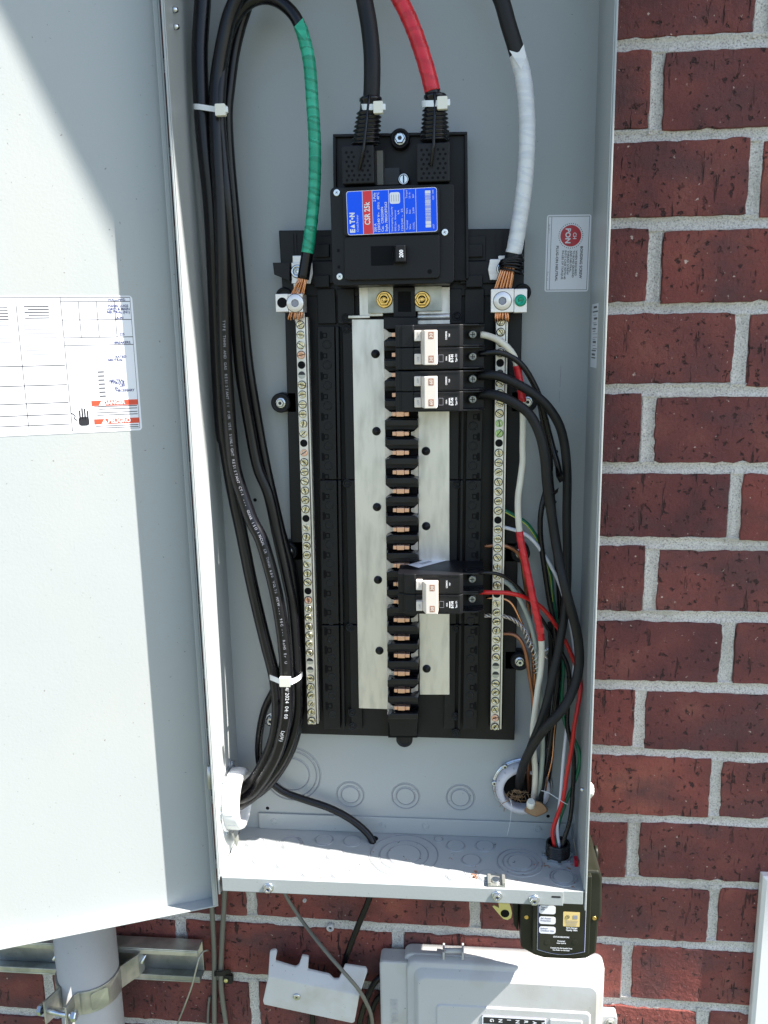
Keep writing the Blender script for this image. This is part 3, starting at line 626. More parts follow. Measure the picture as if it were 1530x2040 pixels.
# connectors under the main breaker
mb = MB(); pbox(mb, 716, 572, 762, 630, YB-2, YB+2, 'tinned'); pbox(mb, 733, 570, 784, 624, YB-5, YB-2, 'galvanised'); mb.build('connector_plate', inte, .4)
mb = MB(); pbox(mb, 832, 572, 896, 646, YB-2, YB+2, 'tinned'); pbox(mb, 826, 570, 880, 620, YB-5, YB-2, 'galvanised'); c = P(862, 632, YB-2); mb.lathe(P(832, 632, YB-1), X_, [(3.2, 0), (3.2, P(896, 632, YB-1).x-P(832, 632, YB-1).x)], 'tinned', 16); mb.build('connector_plate', inte, .4)
for px in (766, 841):
    mb = MB(); c = P(px, 597, YB-5); mb.lathe(c, (0, -1, 0), [(7.6, 0), (7.6, 1.2), (6.8, 2)], 'brass', 32, False); mb.lathe(c-Y_*1.8, (0, -1, 0), [(6.0, 0), (6.0, 3.6), (5.2, 4.6)], 'brass', 6, False, True, False)
    mb.lathe(c-Y_*6.3, (0, -1, 0), [(3.6, 0), (3.3, .8), (2.6, .8), (2.4, 2.2), (1.5, 2.2), (1.3, .8)], 'brass', 20, False); mb.build('flange_nut', inte)
# centre spine with its insulating dividers and copper fingers
mb = MB(); quad(mb, [(767, 632), (832, 632), (832, 1470), (773, 1470)], YB+1, YT+3, 'deep_black'); quad(mb, [(764, 632), (832, 632), (832, 655), (764, 655)], YB-14, YB+1, 'black_plastic'); quad(mb, [(784, 572), (826, 572), (828, 632), (784, 632)], YB-8, YB+1, 'black_plastic'); quad(mb, [(792, 580), (819, 580), (820, 622), (792, 622)], YB-8.1, YB-7, 'deep_black'); quad(mb, [(774, 1430), (833, 1430), (830, 1466), (778, 1466)], YB-10, YB+1, 'black_plastic')
mb.build('spine', inte, .8)
st = [666.6, 706.6, 746.7, 786.7, 825, 864, 902, 941, 978.6, 1016.5, 1055, 1091, 1127, 1164, 1199, 1235.5, 1271.5, 1306.5, 1342, 1376.5, 1411]
for i, y in enumerate(st):
    t = (y-650)/820; xl, xr = 766+7*t, 833.
    # finger
    mb = MB(); c = P(796+4*t+1, y, 52); w_ = 15.4
    mb.box(c.x-w_/2, c.x-w_/2+3.4, 52, 60, c.z-1.9, c.z+1.9, 'copper_clip'); mb.box(c.x-w_/2+3.7, c.x+w_/2-4.6, 51.4, 60, c.z-2.3, c.z+2.3, 'copper_clip'); mb.box(c.x+w_/2-4.3, c.x+w_/2, 52, 60, c.z-1.9, c.z+1.9, 'copper_clip')
    mb.box(c.x-w_/2+1, c.x+w_/2-1, 56, YB+1, c.z-.7, c.z+.7, 'copper_clip'); mb.build('contact_finger', inte, .35)
    # tab joining it to its bar
    L = i % 2 == 0; xb = xl-1 if L else xr; xe_ = xl+15 if L else xr-14; mb = MB()
    q4 = [P(xb, y-13, YB-.4), P(xb, y+13, YB-.4), P((xb*.4+xe_*.6), y+5, YB-6), P(xe_, y+3.4, 57), P(xe_, y-3.4, 57), P((xb*.4+xe_*.6), y-5, YB-6)]
    if not L: q4 = q4[::-1]
    mb.prism(q4, Y_*1.6, 'tinned'); mb.build('bus_tab', inte, .25)
    # divider below it
    y2 = st[i+1] if i+1 < len(st) else y+36; ya, yb_ = y+9.5, y2-9.5; ym = (ya+yb_)/2
    Lz, Rz = (0, 1) if L else (1, 0)                                 # the side where the next tab leaves is cut back
    for (pa, pb, Yf, dd) in ((ya-2, yb_+2, 58, 5), (ya+1.5, ym+4, 50, 3)):
        e = 7
        pts = [(xl+(e if L else 0), pa), (xr-(0 if L else e), pa), (xr, pa+dd), (xr, pb-dd), (xr-(e if L else 0), pb), (xl+(0 if L else e), pb), (xl, pb-dd), (xl, pa+dd)]
        mb = MB(); quad(mb, pts, Yf, YB+1, 'black_plastic' if Yf > 52 else 'black_shiny'); mb.build('divider', inte, .7)
# neutral bars: every screw its own piece
def nbar(top, bot, label, ylist_fn, x_fn):
    mb = MB(); Yn = 54.; w = 8.6; a, b = P(x_fn(632), 632, Yn), P(x_fn(bot), bot, Yn)
    mb.prism([a+X_*(-w/2), b+X_*(-w/2), b+X_*(w/2), a+X_*(w/2)], Y_*9, 'tinned'); bar = mb.build('neutral_bar', inte, .4)
    mb = MB(); mb.prism([a+X_*(w/2+.8), b+X_*(w/2+.8), b+X_*(w/2+2.2), a+X_*(w/2+2.2)], Y_*14, 'tinned'); mb.prism([a+X_*(-w/2-2), b+X_*(-w/2-2), b+X_*(w/2+4), a+X_*(w/2+4)], Y_*.1, 'deep_black'); mb.v = [(x, y+ (10 if i >= 8 else 2), z) for i, (x, y, z) in enumerate(mb.v)]; mb.build('bar_holder', inte)
    return bar
xL = lambda y: 598.4+(621-598.4)*(y-647)/(1435-647); xR = lambda y: 997.6+(986-997.6)*(y-641)/(1447-641)
barL = nbar(632, 1443, '', None, xL); barR = nbar(632, 1454, '', None, xR)
def scr(m, kind):
    mb = MB()
    if kind == 'screw':
        mb.lathe((0, 0, 0), (0, -1, 0), [(3.5, -.5), (3.5, .9), (3.1, 1.3), (1.9, 1.3), (1.7, .2)], m, 18, False, True)
        for k in range(3):
            a = k*math.pi/3+.2; mb.prism(rrect(Vector((0, -.35, 0)), Vector((math.cos(a), 0, math.sin(a))), Vector((-math.sin(a), 0, math.cos(a))), 3.0, .55, .1, 1), Y_*.3, m)
        mb.lathe((0, -1.32, 0), (0, -1, 0), [(3.45, -.25), (3.45, -.2)], 'ink_black', 18, False, False)
        mb.prism(rrect(Vector((0, -1.32, 0)), X_, Z_, 6.4, .7, .1, 1), Y_*.3, 'ink_black')
        mb.lathe((0, -.02, 0), (0, -1, 0), [(4.0, 0), (4.0, .06)], 'ink_black', 20, False, True)
    elif kind == 'hole': mb.lathe((0, -.02, 0), (0, -1, 0), [(3.6, 0), (3.5, .1)], 'deep_black', 20, False, True)
    else:
        mb.lathe((0, -.02, 0), (0, -1, 0), [(3.6, 0), (3.5, .1)], 'galvanised', 20, False, True)
        mb.flat([Vector((3.3*math.cos(a), -.2, 3.3*math.sin(a))) for a in [math.pi*k/8 for k in range(9)]], 'ink_black')
    o = mb.build('screw', None, origin=(0, 0, 0)); bpy.data.objects.remove(o); return o
def make_proto(m, kind):
    before = set(bpy.data.meshes); scr(m, kind); return [x for x in bpy.data.meshes if x not in before][0]
pS, pG, pC, pH, pO = make_proto('screw_brass', 'screw'), make_proto('screw_green', 'screw'), make_proto('copper_clip', 'screw'), make_proto('screw_brass', 'hole'), make_proto('zinc', 'open')
def bar_screws(bar, xf, y0, y1, ref):
    """44 threaded positions, evenly spaced on the bar"""
    a, b = P(xf(y0), y0, 54.), P(xf(y1), y1, 54.); rs = random.Random(11 if xf is xL else 12)
    for i in range(-1 if xf is xR else 0, 44):
        c = a + (b-a)*(i/43); kind = 'hole' if i in (4, 12, 20, 28) else 'open' if i in (5, 36, 37) else 'screw'
        me = pH if kind == 'hole' else pO if kind == 'open' else (pG if (xf is xR and i in (10, 11)) else pC if rs.random() < .06 else pS)
        o = bpy.data.objects.new('screw' if kind == 'screw' else 'screw_hole', me); COL.objects.link(o); place(o, c, bar)
        if kind == 'screw': o.rotation_euler = (rs.uniform(-.09, .09), rs.uniform(0, 6.28), rs.uniform(-.09, .09)); o.location.y += rs.uniform(-.7, .35)*S
bar_screws(barL, xL, 647, 1435, 0); bar_screws(barR, xR, 641, 1447, 0)
# small strips and clamps above the bars
for s_, (sx0, cx_) in enumerate(((585, 594), (992, 1001))):
    mb = MB(); pbox(mb, sx0, 509, sx0+20, 640, YT-6, YT-4, 'aluminium')
    if s_ == 0: quad(mb, [(580, 523), (622, 523), (623, 545), (618, 565), (581, 565)], YT-9, YT-6.5, 'aluminium')
    else: quad(mb, [(976, 516), (1010, 516), (1010, 558), (976, 558), (972, 537)], YT-9, YT-6.5, 'aluminium')
    pl = mb.build('clamp_plate', inte, .5)
    mb = MB(); c = P(593 if s_ == 0 else 1002, 541 if s_ == 0 else 536, YT-9.2); mb.lathe(c, (0, -1, 0), [(6.2, 0), (6.2, 1.6), (5.4, 2.4), (3.8, 2.4), (3.6, 1.2), (3.2, 1.2), (2.6, 2.2), (1.4, 2.2), (1.2, .6)], 'zinc', 26, False); mb.build('screw', pl)
# big lugs gripping the ground and neutral feeders
def lug(px0, py0, px1, py1, split, sc_px, hole_px, green, Y=40.):
    x0, x1, z0, z1 = rx(px0, py0, px1, py1, Y); mb = MB(); xs = P(split, (py0+py1)/2, Y).x
    mb.box(x0, xs-.15, Y, Y+20, z0, z1, 'aluminium'); mb.box(xs+.15, x1, Y+.2, Y+20, z0-.5, z1-.3, 'aluminium')
    lg = mb.build('terminal_lug', inte, .5)
    cz = (py0+py1)/2+1; c = P(sc_px, cz, Y-.05)
    mb = MB(); mb.lathe(c, (0, -1, 0), [(8.2, 0), (8.2, .08)], 'ink_black', 32, False); mb.lathe(c, (0, -1, 0), [(7.8, .02), (7.8, .5), (7.3, .9), (3.4, .9)], 'aluminium', 32, False, False)
    mb.lathe(c-Y_*.9, (0, -1, 0), [(3.4, 0), (3.1, -.7)], 'ink_grey', 6, False, True, False); mb.build('set_screw', lg)
    c = P(hole_px, cz-1, Y-.05)
    mb = MB()
    if green: mb.lathe(c, (0, -1, 0), [(5.2, 0), (5.2, 1.0), (4.2, 1.8), (2.4, 1.8), (2.0, .9)], 'green_screw', 24, False); mb.prism(rrect(c-Y_*1.82, X_, Z_, 3.6, 1.2, .4, 1), Y_*.1, 'wire_green'); mb.build('set_screw', lg)
    else: mb.lathe(c, (0, -1, 0), [(4.6, 0), (4.4, .15)], 'deep_black', 24, False); mb.build('lug_hole', lg)
lug(549, 585, 603, 621, 574, 588, 562, False); lug(978, 575, 1050, 622, 1024, 1001, 1037, True)

# ------------------------------------------------------------------ main breaker
YM = 22.
mbk = thing('main_breaker', 'large black 200 amp main breaker with blue and red rating label above the bus bars', 'main breaker', P(785, 470, DP-2))
mb = MB(); quad(mb, [(663, 267), (931, 262), (934, 560), (668, 562)], 66, DP-2, 'black_plastic'); mb.build('mounting_base', mbk, 1.2)
mb = MB()
for q_ in ([(663, 267), (931, 262), (931, 268), (663, 273)], [(663, 273), (669, 273), (672, 560), (666, 560)], [(925, 268), (931, 268), (934, 555), (928, 555)]): quad(mb, q_, 62, 66, 'black_plastic')
mb.build('base_rim', mbk, .5)
x0, x1, z0, z1 = rx(660, 369, 905, 567, YM+8)
mb = MB(); mb.prism(rrect(Vector(((x0+x1)/2, YM+8, (z0+z1)/2)), X_, Z_, x1-x0, z1-z0, 4), Y_*40, 'black_plastic'); mb.build('body', mbk, .8)
fx0, fx1, fz0, fz1 = rx(684, 373, 876, 556, YM)
mb = MB(); zsplit = P(780, 468, YM).z
mb.prism(rrect(Vector(((fx0+fx1)/2, YM+2.5, (fz0+zsplit)/2+ (zsplit-fz0)*0)) + Z_*0, X_, Z_, fx1-fx0, zsplit-fz0, 3), Y_*8, 'black_plastic')
mb.prism(rrect(Vector(((fx0+fx1)/2, YM+1, (fz1+zsplit)/2)), X_, Z_, fx1-fx0, fz1-zsplit-.6, 3), Y_*8, 'black_plastic'); mb.build('front_cover', mbk, .9)
# rating label
mb = MB(); mb.keep = True; lx0, lx1, lz0, lz1 = rx(691, 377, 871, 465, YM+.8); lw, lh = lx1-lx0, lz1-lz0; lc = Vector(((lx0+lx1)/2, YM+.8, (lz0+lz1)/2))
tilt = Matrix.Rotation(math.radians(-.8), 3, 'Y'); R_ = tilt @ X_; U_ = tilt @ Z_
def q(a, b, o=0.): return lc + R_*((a-.5)*lw) + U_*((b-.5)*lh) - Y_*o          # label coordinates 0..1
mb.prism(rrect(lc, R_, U_, lw, lh, 2.2), Y_*.3, 'ink_white'); mb.prism(rrect(lc-Y_*.06, R_, U_, lw-.8, lh-.8, 2), Y_*.05, 'label_blue')
mb.prism(rrect(q(.233, .5, .12), R_, U_, lw*.1, lh-.7, .1, 1), Y_*.05, 'label_red')
for a in (.178, .288, .468, .638, .768): mb.prism(rrect(q(a, .5, .14), R_, U_, .35, lh-.9, .05, 1), Y_*.05, 'ink_white')
rd, ru = U_, -R_                                                     # letters run upwards
for ch_, b0_, w_ in (('E', .055, 3.0), ('T', .262, 3.2), ('N', .412, 3.6)): mb.text(ch_, q(.082, b0_, .15), rd, ru, 4.0, 'ink_white', w_, 'L', .05, .06)
mb.flat([q(.082, .155, .2), q(.030, .20, .2), q(.082, .245, .2)], 'ink_white'); mb.lathe(q(.058, .378, .2), (0, -1, 0), [(.9, 0), (.9, .05)], 'ink_white', 14, False)
mb.text('Circuit Breaker', q(.125, .07, .15), rd, ru, 1.8, 'ink_white', 14, 'L', .05)
mb.text('CSR 25k', q(.255, .22, .2), rd, ru, 4.6, 'ink_white', 18.8, 'L', .05, .025)
mb.text('200 A', q(.325, .05, .15), rd, ru, 2.0, 'ink_white', None, 'L', .05, .015); mb.text('2 Pole', q(.325, .74, .15), rd, ru, 2.0, 'ink_white', None, 'L', .05, .015)
mb.text('120/240 V~', q(.365, .05, .15), rd, ru, 2.1, 'ink_white', 16, 'L', .05, .015); mb.text('60Hz', q(.365, .56, .15), rd, ru, 2.0, 'ink_white', None, 'L', .05); mb.text('40\u00b0C', q(.365, .78, .15), rd, ru, 2.0, 'ink_white', None, 'L', .05, .015)
mb.text('Cat.  CSR2200N', q(.405, .05, .15), rd, ru, 2.0, 'ink_white', 20, 'L', .05, .015); mb.text('Style 7803C87G63', q(.448, .05, .15), rd, ru, 2.0, 'ink_white', 24, 'L', .05, .015)
mb.text('Interrupting Capacity', q(.508, .05, .15), rd, ru, 1.6, 'ink_white', 20, 'L', .05); mb.text('RMS Sym. Amperes', q(.545, .05, .15), rd, ru, 1.5, 'ink_white', 17, 'L', .05); mb.text('Volt          kA', q(.582, .05, .15), rd, ru, 1.6, 'ink_white', 17, 'L', .05); mb.text('120/240 ~  25', q(.622, .05, .15), rd, ru, 1.6, 'ink_white', 18, 'L', .05)
for a, ts in ((.675, ('Terminal', 'Wire', 'Torque')), (.708, ('Wire', 'Size', 'Lb. In.')), (.748, ('CU/AL', '2-300', '250'))):
    for b, t in zip((.07, .43, .78), ts): mb.text(t, q(a, b, .15), rd, ru, 1.5, 'ink_white', None, 'L', .05)
mb.prism(rrect(q(.537, .80, .15), R_, U_, lw*.115, lh*.26, 1.8), Y_*.05, 'label_white')
for k in range(4): mb.prism(rrect(q(.50+.026*k, .80, .22), R_, U_, .35, 5.5, .1, 1), Y_*.02, 'ink_grey')
rs = random.Random(8); b = .10
while b < .93:
    h_ = rs.choice((.006, .01, .016)) if .18 < b < .84 else .07; mb.prism(rrect(q(.90, b+h_/2, .15), R_, U_, lw*.06, h_*lh, .02, 1), Y_*.02, 'ink_white'); b += h_+rs.choice((.007, .012))
mb.text('6607', q(.965, .07, .15), rd, ru, 1.3, 'ink_white', None, 'L', .05); mb.text('1222  1000', q(.965, .72, .15), rd, ru, 1.3, 'ink_white', None, 'L', .05)
mb.build('rating_label', mbk)
# handle
mb = MB(); a = rx(739, 490, 784, 529, YM+2.4); mb.box(a[0], a[1], YM+2.3, YM+2.8, a[2], a[3], 'deep_black'); mb.build('handle_slot', mbk)
mb = MB(); a = rx(783, 487, 808, 523, YM-9); c0, c1 = (a[0], a[2]), (a[1], a[3])
f_ = [Vector((a[0]+2, YM-9, a[2]+.5)), Vector((a[1], YM-9, a[2]+.5)), Vector((a[1], YM-9, a[3]-.5)), Vector((a[0]+2, YM-9, a[3]-.5))]; k_ = [Vector((a[0]-1.5, YM+4, a[2])), Vector((a[1]+.5, YM+4, a[2])), Vector((a[1]+.5, YM+4, a[3])), Vector((a[0]-1.5, YM+4, a[3]))]
mb.loft([f_, k_], 'black_plastic', True, True, True, False); hd = mb.build('handle', mbk, .9)
mb = MB(); mb.text('200', P(803, 513, YM-9.2), Z_, -X_, 3.2, 'ink_white', 6.4, 'L', .05, .04); mb.build('marking', hd)
mb = MB()
for t, x, y, w_ in (('ON-', 746, 549, 6.5), ('TRIP-', 774, 552, 8.6), ('OFF-', 808, 553, 8)): mb.text(t, P(x, y, YM+2.4), Z_, -X_, 2.6, 'dusty_black', w_, 'L', .1, .0)
mb.lathe(P(856, 541, YM+2.45), (0, -1, 0), [(2.0, 0), (1.9, .1)], 'deep_black', 14, False); mb.build('marking', mbk)
for px, py, Y in ((671, 384, YM+8), (886, 463, YM+8), (677, 551, YM+8)):
    mb = MB(); c = P(px, py, Y); mb.lathe(c, (0, -1, 0), [(3.1, 0), (3.1, .8), (2.5, 1.3)], 'ink_white', 22, False)
    for s_ in (0, 1): mb.prism(rrect(c-Y_*1.35, Vector((math.cos(.5+s_*1.57), 0, math.sin(.5+s_*1.57))), Vector((-math.sin(.5+s_*1.57), 0, math.cos(.5+s_*1.57))), 3, .6, .1, 1), Y_*.1, 'ink_grey')
    mb.mats = ['zinc' if m == 'ink_white' else m for m in mb.mats]; mb.build('screw', mbk)
for px, py in ((674, 499), (675, 532)):
    mb = MB(); pbox(mb, px-2.5, py-3, px+2.5, py+3, YM+7.9, YM+8.5, 'deep_black'); mb.build('vent_hole', mbk)
mb = MB(); c = P(797, 277, 60); mb.lathe(c, (0, -1, 0), [(8.6, -6), (8.6, 1.5), (7.6, 2.4), (6.4, 2.4), (6.0, 0)], 'black_plastic', 32, True); hexhead(mb, c, 4.6, 5, 'zinc', flange=5.6); mb.build('mounting_screw', mbk)
mb = MB(); c = P(804, 357, 55); mb.lathe(c, (0, -1, 0), [(5.2, -8), (5.2, 0), (4.4, .8), (3.6, .8), (3.3, 0)], 'zinc', 26, True); mb.prism(rrect(c-Y_*1, Z_, X_, 6, 1.2, .2, 1), Y_*1, 'ink_black'); mb.build('mounting_screw', mbk)
mb = MB(); mb.ring(P(778, 350, 58), Y_, 6, .5, 'zinc', 24); mb.box(*(lambda a: (a[0], a[1], 57, 66, a[2], a[3]))(rx(764, 335, 796, 368, 58)), 'black_shiny'); mb.build('spring_clip', mbk)
mb = MB(); a = rx(751, 300, 763, 368, 50); mb.box(a[0], a[1], 50, 66, a[2], a[3], 'rubber_grey_cable'); mb.build('terminal_strip', mbk)
# rubber terminal boots with bellows, straps and perforated covers
def boot(xc, y_top, y_bot, xb, bx0, by0, bx1, by1, bend, nm):
    Yb = 34.
    mb = MB(); n = 8; a, b = P(xc, y_top, Yb), P(xb, y_bot, Yb+3); ax = (b-a); ln_ = ax.length; prof = [(8.2, 0), (9.6, 1.2), (9.6, 3.0), (8.4, 4.2), (8.4, 10.5), (9.0, 11)]
    h = 11.
    stp = (ln_-h)/n
    for i in range(n): r_ = 8.8+i*.28; prof += [(r_, h+stp*.1), (r_+2.0, h+stp*.45), (r_+2.0, h+stp*.6), (r_, h+stp*.95)]; h += stp
    mb.lathe(a, ax, prof, 'black_shiny', 28); bt = mb.build('terminal_boot', mbk)
    mb = MB(); u = ax.normalized(); mb.tube([a-Y_*9.5+u*1, a-Y_*9.8+u*12, a-Y_*11+u*16, P(xb+bend*.3, y_bot+6, Yb-11), P(xb+bend, y_bot+48, Yb-9.6)], 1.3, 'black_shiny', 8); mb.build('strap', bt)
    x0, x1, z0, z1 = rx(bx0, by0, bx1, by1, Yb-8); mb = MB(); mb.box(x0, x1, Yb-8, 64, z0, z1, 'black_plastic'); cv = mb.build('boot_cover', mbk, 1.0)
    hb = MB(); w, h = x1-x0, z1-z0; rs = random.Random(3)
    for r_ in range(7):
        for c_ in range(5):
            if r_ < 5 and c_ == 2: continue
            hb.lathe((x0+w*(.15+.165*c_+(.06 if r_ % 2 else 0)), Yb-8, z1-h*(.18+.12*r_)), (0, -1, 0), [(1.15, -.02), (1.1, .1)], 'deep_black', 10, False)
    hb.build('vent_holes', cv)
    return a, b
zt1 = boot(739, 193, 290, 728, 681, 289, 745, 366, -12, '')
zt2 = boot(867, 187, 283, 866, 830, 284, 896, 362, -7, '')

# ------------------------------------------------------------------ branch breakers
def breaker(name_label, x0p, y0p, x1p, y1p, amps, Yf=18., sticker=False):
    X0, X1, Z0, Z1 = rx(x0p, y0p, x1p, y1p, Yf+3); Wd = X1-X0; t = thing('circuit_breaker', name_label, 'circuit breaker', ((X0+X1)/2, 72, (Z0+Z1)/2), 'two-pole circuit breakers plugged onto the bus bars')
    h = (Z1-Z0)/2
    def poly(z0, z1, pts, m, nm, bev=.5, lab=None):
        mb = MB(); mb.prism([Vector((X0+a*Wd, y, z0)) for a, y in pts], Z_*(z1-z0), m); return mb.build(nm, t, bev, lab)
    for k in (0, 1):
        za, zb = Z1-h*(k+1)+.25, Z1-h*k-.25
        poly(za, zb, [(0, 68), (0, Yf+3), (.075, Yf+3), (.075, Yf), (.20, Yf-.8), (.21, Yf), (.72, Yf), (.76, Yf+2.5), (.76, 40), (1, 44), (1, 68)], 'black_plastic', 'body', .55)
        for zz in (za, zb-1.3): poly(zz, zz+1.3, [(.76, 41), (.755, Yf+4.5), (.93, Yf+6), (1.0, Yf+12), (1.0, 45)], 'black_shiny', 'terminal_rib', .3)
        zc = (za+zb)/2+.6; mb = MB(); c = Vector((X0+.865*Wd, 33, zc)); mb.lathe(c, (0, -1, 0), [(3.5, -9), (3.5, 0), (3.0, .7), (1.9, .7), (1.7, 0)], 'galvanised', 20, True)
        for s_ in (0, 1): mb.prism(rrect(c-Y_*.75, X_ if s_ else Z_, Z_ if s_ else X_, 4.6, .7, .1, 1), Y_*.1, 'ink_black')
        mb.build('terminal_screw', t)
        # fine moulded lines of the face
        mb = MB()
        for zz in (za+1.6, zb-1.6): mb.box(X0+.08*Wd, X0+.71*Wd, Yf-.35, Yf+.1, zz-.18, zz+.18, 'black_shiny')
        mb.box(X0+.028*Wd, X0+.036*Wd, Yf+2.7, Yf+3.2, za+1, zb-1, 'black_shiny'); mb.build('face_line', t)
    # tied handle
    mb = MB(); hx = X0+.217*Wd; zc = (Z0+Z1)/2; hh = (Z1-Z0)*.375
    for s_ in (-1, 1):
        za, zb = zc+s_*hh-(0 if s_ < 0 else h*.47), zc+s_*hh+(h*.47 if s_ < 0 else 0)
        mb.box(hx, hx+.075*Wd, Yf-5.5, Yf+1, za, zb, 'handle_white')
    f_ = [Vector((hx+.115*Wd, Yf-13, zc-hh-.4)), Vector((hx+.252*Wd, Yf-13, zc-hh-.4)), Vector((hx+.252*Wd, Yf-13, zc+hh)), Vector((hx+.115*Wd, Yf-13, zc+hh))]
    k_ = [Vector((hx+.07*Wd, Yf-3, zc-hh)), Vector((hx+.257*Wd, Yf-3, zc-hh)), Vector((hx+.257*Wd, Yf-3, zc+hh)), Vector((hx+.07*Wd, Yf-3, zc+hh))]
    mb.loft([f_, k_], 'handle_white', True, True, True, False); hd = mb.build('handle', t, .6)
    mb = MB()
    for s_ in (-1, 1):
        zz = zc+s_*hh-(s_*4.6); c = Vector((hx+.19*Wd, Yf-13.05, zz)); mb.prism(rrect(c, X_, Z_, 4.6, 6.0, .3, 1), Y_*.02, 'socket_brown')
        mb.text(amps, c+Vector((1.3, -.1, -2.1)), Z_, -X_, 2.7, 'handle_white', 4.2, 'L', .05, .03)
        c = Vector((hx+.053*Wd, Yf-5.6, zc+s_*hh-s_*4.2-1.6)); mb.text('OFF', c, Z_, -X_, 1.7, 'ink_grey', None, 'L', .05)
    mb.build('marking', hd)
    mb = MB(); za = Z1-h*.5; zb = Z1-h*1.5; xx = lambda a: X0+a*Wd
    mb.text('COMMON', Vector((xx(.58), Yf-.1, za-3.6)), Z_, -X_, 1.5, 'ink_white', 7.2, 'L', .05, .03); mb.text('TRIP', Vector((xx(.612), Yf-.1, za-1.4)), Z_, -X_, 1.1, 'ink_white', None, 'L', .05, .03)
    mb.text('TRIP', Vector((xx(.455), Yf-.1, zb-1.8)), Z_, -X_, 1.5, 'ink_white', None, 'L', .05, .03); mb.text('100A', Vector((xx(.58), Yf-.1, zb-2)), Z_, -X_, 1.3, 'ink_white', None, 'L', .05, .02)
    mb.text('E-T-N', Vector((xx(.648), Yf-.1, zb-3.4)), Z_, -X_, 2.3, 'ink_white', 6.6, 'L', .05, .05); mb.text('Type CH', Vector((xx(.69), Yf-.1, zb-3.4)), Z_, -X_, 1.5, 'ink_white', 6.8, 'L', .05, .03)
    mb.prism(rrect(Vector((xx(.605), Yf-.1, zb)), X_, Z_, .9, 6.2, .2, 1), Y_*.02, 'ink_white')
    c = Vector((xx(.51), Yf-.1, zb)); 
    for dx, dz, w, hh2 in ((-2, 0, .3, 6), (2, 0, .3, 6), (0, 3, 4.3, .3), (0, -3, 4.3, .3)): mb.prism(rrect(c+X_*dx+Z_*dz, X_, Z_, w, hh2, .05, 1), Y_*.02, 'ink_grey')
    mb.build('face_print', t)
    if sticker:
        mb = MB(); mb.keep = True; zt = Z1+.1; pts = [PZ(x, y, zt) for x, y in ((813, 1125), (862, 1110), (891, 1116), (834, 1131))]; mb.prism(pts, -Z_*.05, 'label_white')
        c = sum(pts, Vector())/4; d1 = ((pts[1]-pts[0])+(pts[2]-pts[3])).normalized(); d2 = Z_.cross(d1); rs = random.Random(5)
        a = -8.
        while a < 6: w_ = rs.choice((.4, .7, 1.1)); mb.prism(rrect(c+d1*a+Z_*.12, d1, d2, w_, 5, .02, 1), -Z_*.01, 'ink_grey'); a += w_+rs.choice((.4, .7))
        mb.build('barcode_sticker', t)
    return t
breaker('upper two-pole black breaker with white tied handle, directly under the main breaker', 788, 646, 966, 736, '30')
breaker('second two-pole black breaker, touching the underside of the uppermost one', 788, 738, 966, 820, '60')
breaker('lowest two-pole black breaker standing alone with a barcode sticker on its top side', 793, 1142, 964, 1222, '30', 18., True)
# ------------------------------------------------------------------ cables and wires
def cable(name, label, cat, pl, r, m, Y=None, group=None, n=14, step=3., parts=()):
    pts = path([(p[0], p[1], p[2] if len(p) > 2 else Y) for p in pl], step)
    if not parts:
        mb = MB(); mb.tube(pts, r, m, n); return tag(mb.build(name), label, cat, group), pts
    t = thing(name, label, cat, pts[0], group); return t, pts
def cut(pts, y0, y1):
    """the stretch of a path between two heights of the photograph"""
    def py(p): v = np.array(p)-CAM; return 1020-F*(v@UP)/(v@FW)
    return [p for p in pts if y0 <= py(p) <= y1]
def wraps(pts, r, m, t, pitch, name='tape', seed=1, lap=.28):
    """spiral-wrapped tape: a sleeve with overlapping turns"""
    q = []
    for i in range(len(pts)-1):
        for k in range(4): q.append(pts[i].lerp(pts[i+1], k/4))
    pts = q + [pts[-1]]; rs = random.Random(seed)
    mb = MB(); n = 22; rings = []; phs = []; u = (pts[1]-pts[0]).normalized().orthogonal().normalized(); acc = 0
    wob = [rs.uniform(-.34, .34) for _ in range(400)]
    for i, p in enumerate(pts):
        tt = (pts[min(i+1, len(pts)-1)]-pts[max(i-1, 0)]).normalized(); u = (u-tt*u.dot(tt)).normalized(); w = tt.cross(u)
        if i: acc += (p-pts[i-1]).length
        ring = []; row = []
        for j in range(n):
            a = 2*math.pi*j/n; t_ = (acc/pitch)+j/n; ph = (t_+wob[int(t_) % 400]*math.sin(a)) % 1; row.append(ph)
            ring.append(p+(u*math.cos(a)+w*math.sin(a))*(r+(.36 if ph < lap else .20)-.08*ph+.03*math.sin(7*a+t_)))
        rings.append(ring); phs.append(row)
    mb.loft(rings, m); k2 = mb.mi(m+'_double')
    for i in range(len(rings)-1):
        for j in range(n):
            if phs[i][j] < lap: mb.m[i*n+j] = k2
    return mb.build(name, t)
def print_on(pts, s, start, r, size, m, t, gap=1.12):
    """characters printed along a cable, on the side that faces the room"""
    acc = [0]
    for i in range(1, len(pts)): acc.append(acc[-1]+(pts[i]-pts[i-1]).length)
    mb = MB(); mb.keep = True; d = start
    for ch in s:
        if ch != ' ':
            j = next((i for i in range(len(acc)) if acc[i] > d), None)
            if j is None or j < 1: break
            p = pts[j-1].lerp(pts[j], (d-acc[j-1])/max(1e-6, acc[j]-acc[j-1])); tt = (pts[j]-pts[j-1]).normalized()
            view = (Vector(CAM)-p).normalized(); nn = (view-tt*view.dot(tt)).normalized(); up = nn.cross(tt)
            mb.text(ch, p+nn*(r+.08)-up*size*.5, tt, up, size, m, None, 'L', .03)
        d += size*gap
    return mb.build('printed_text', t)

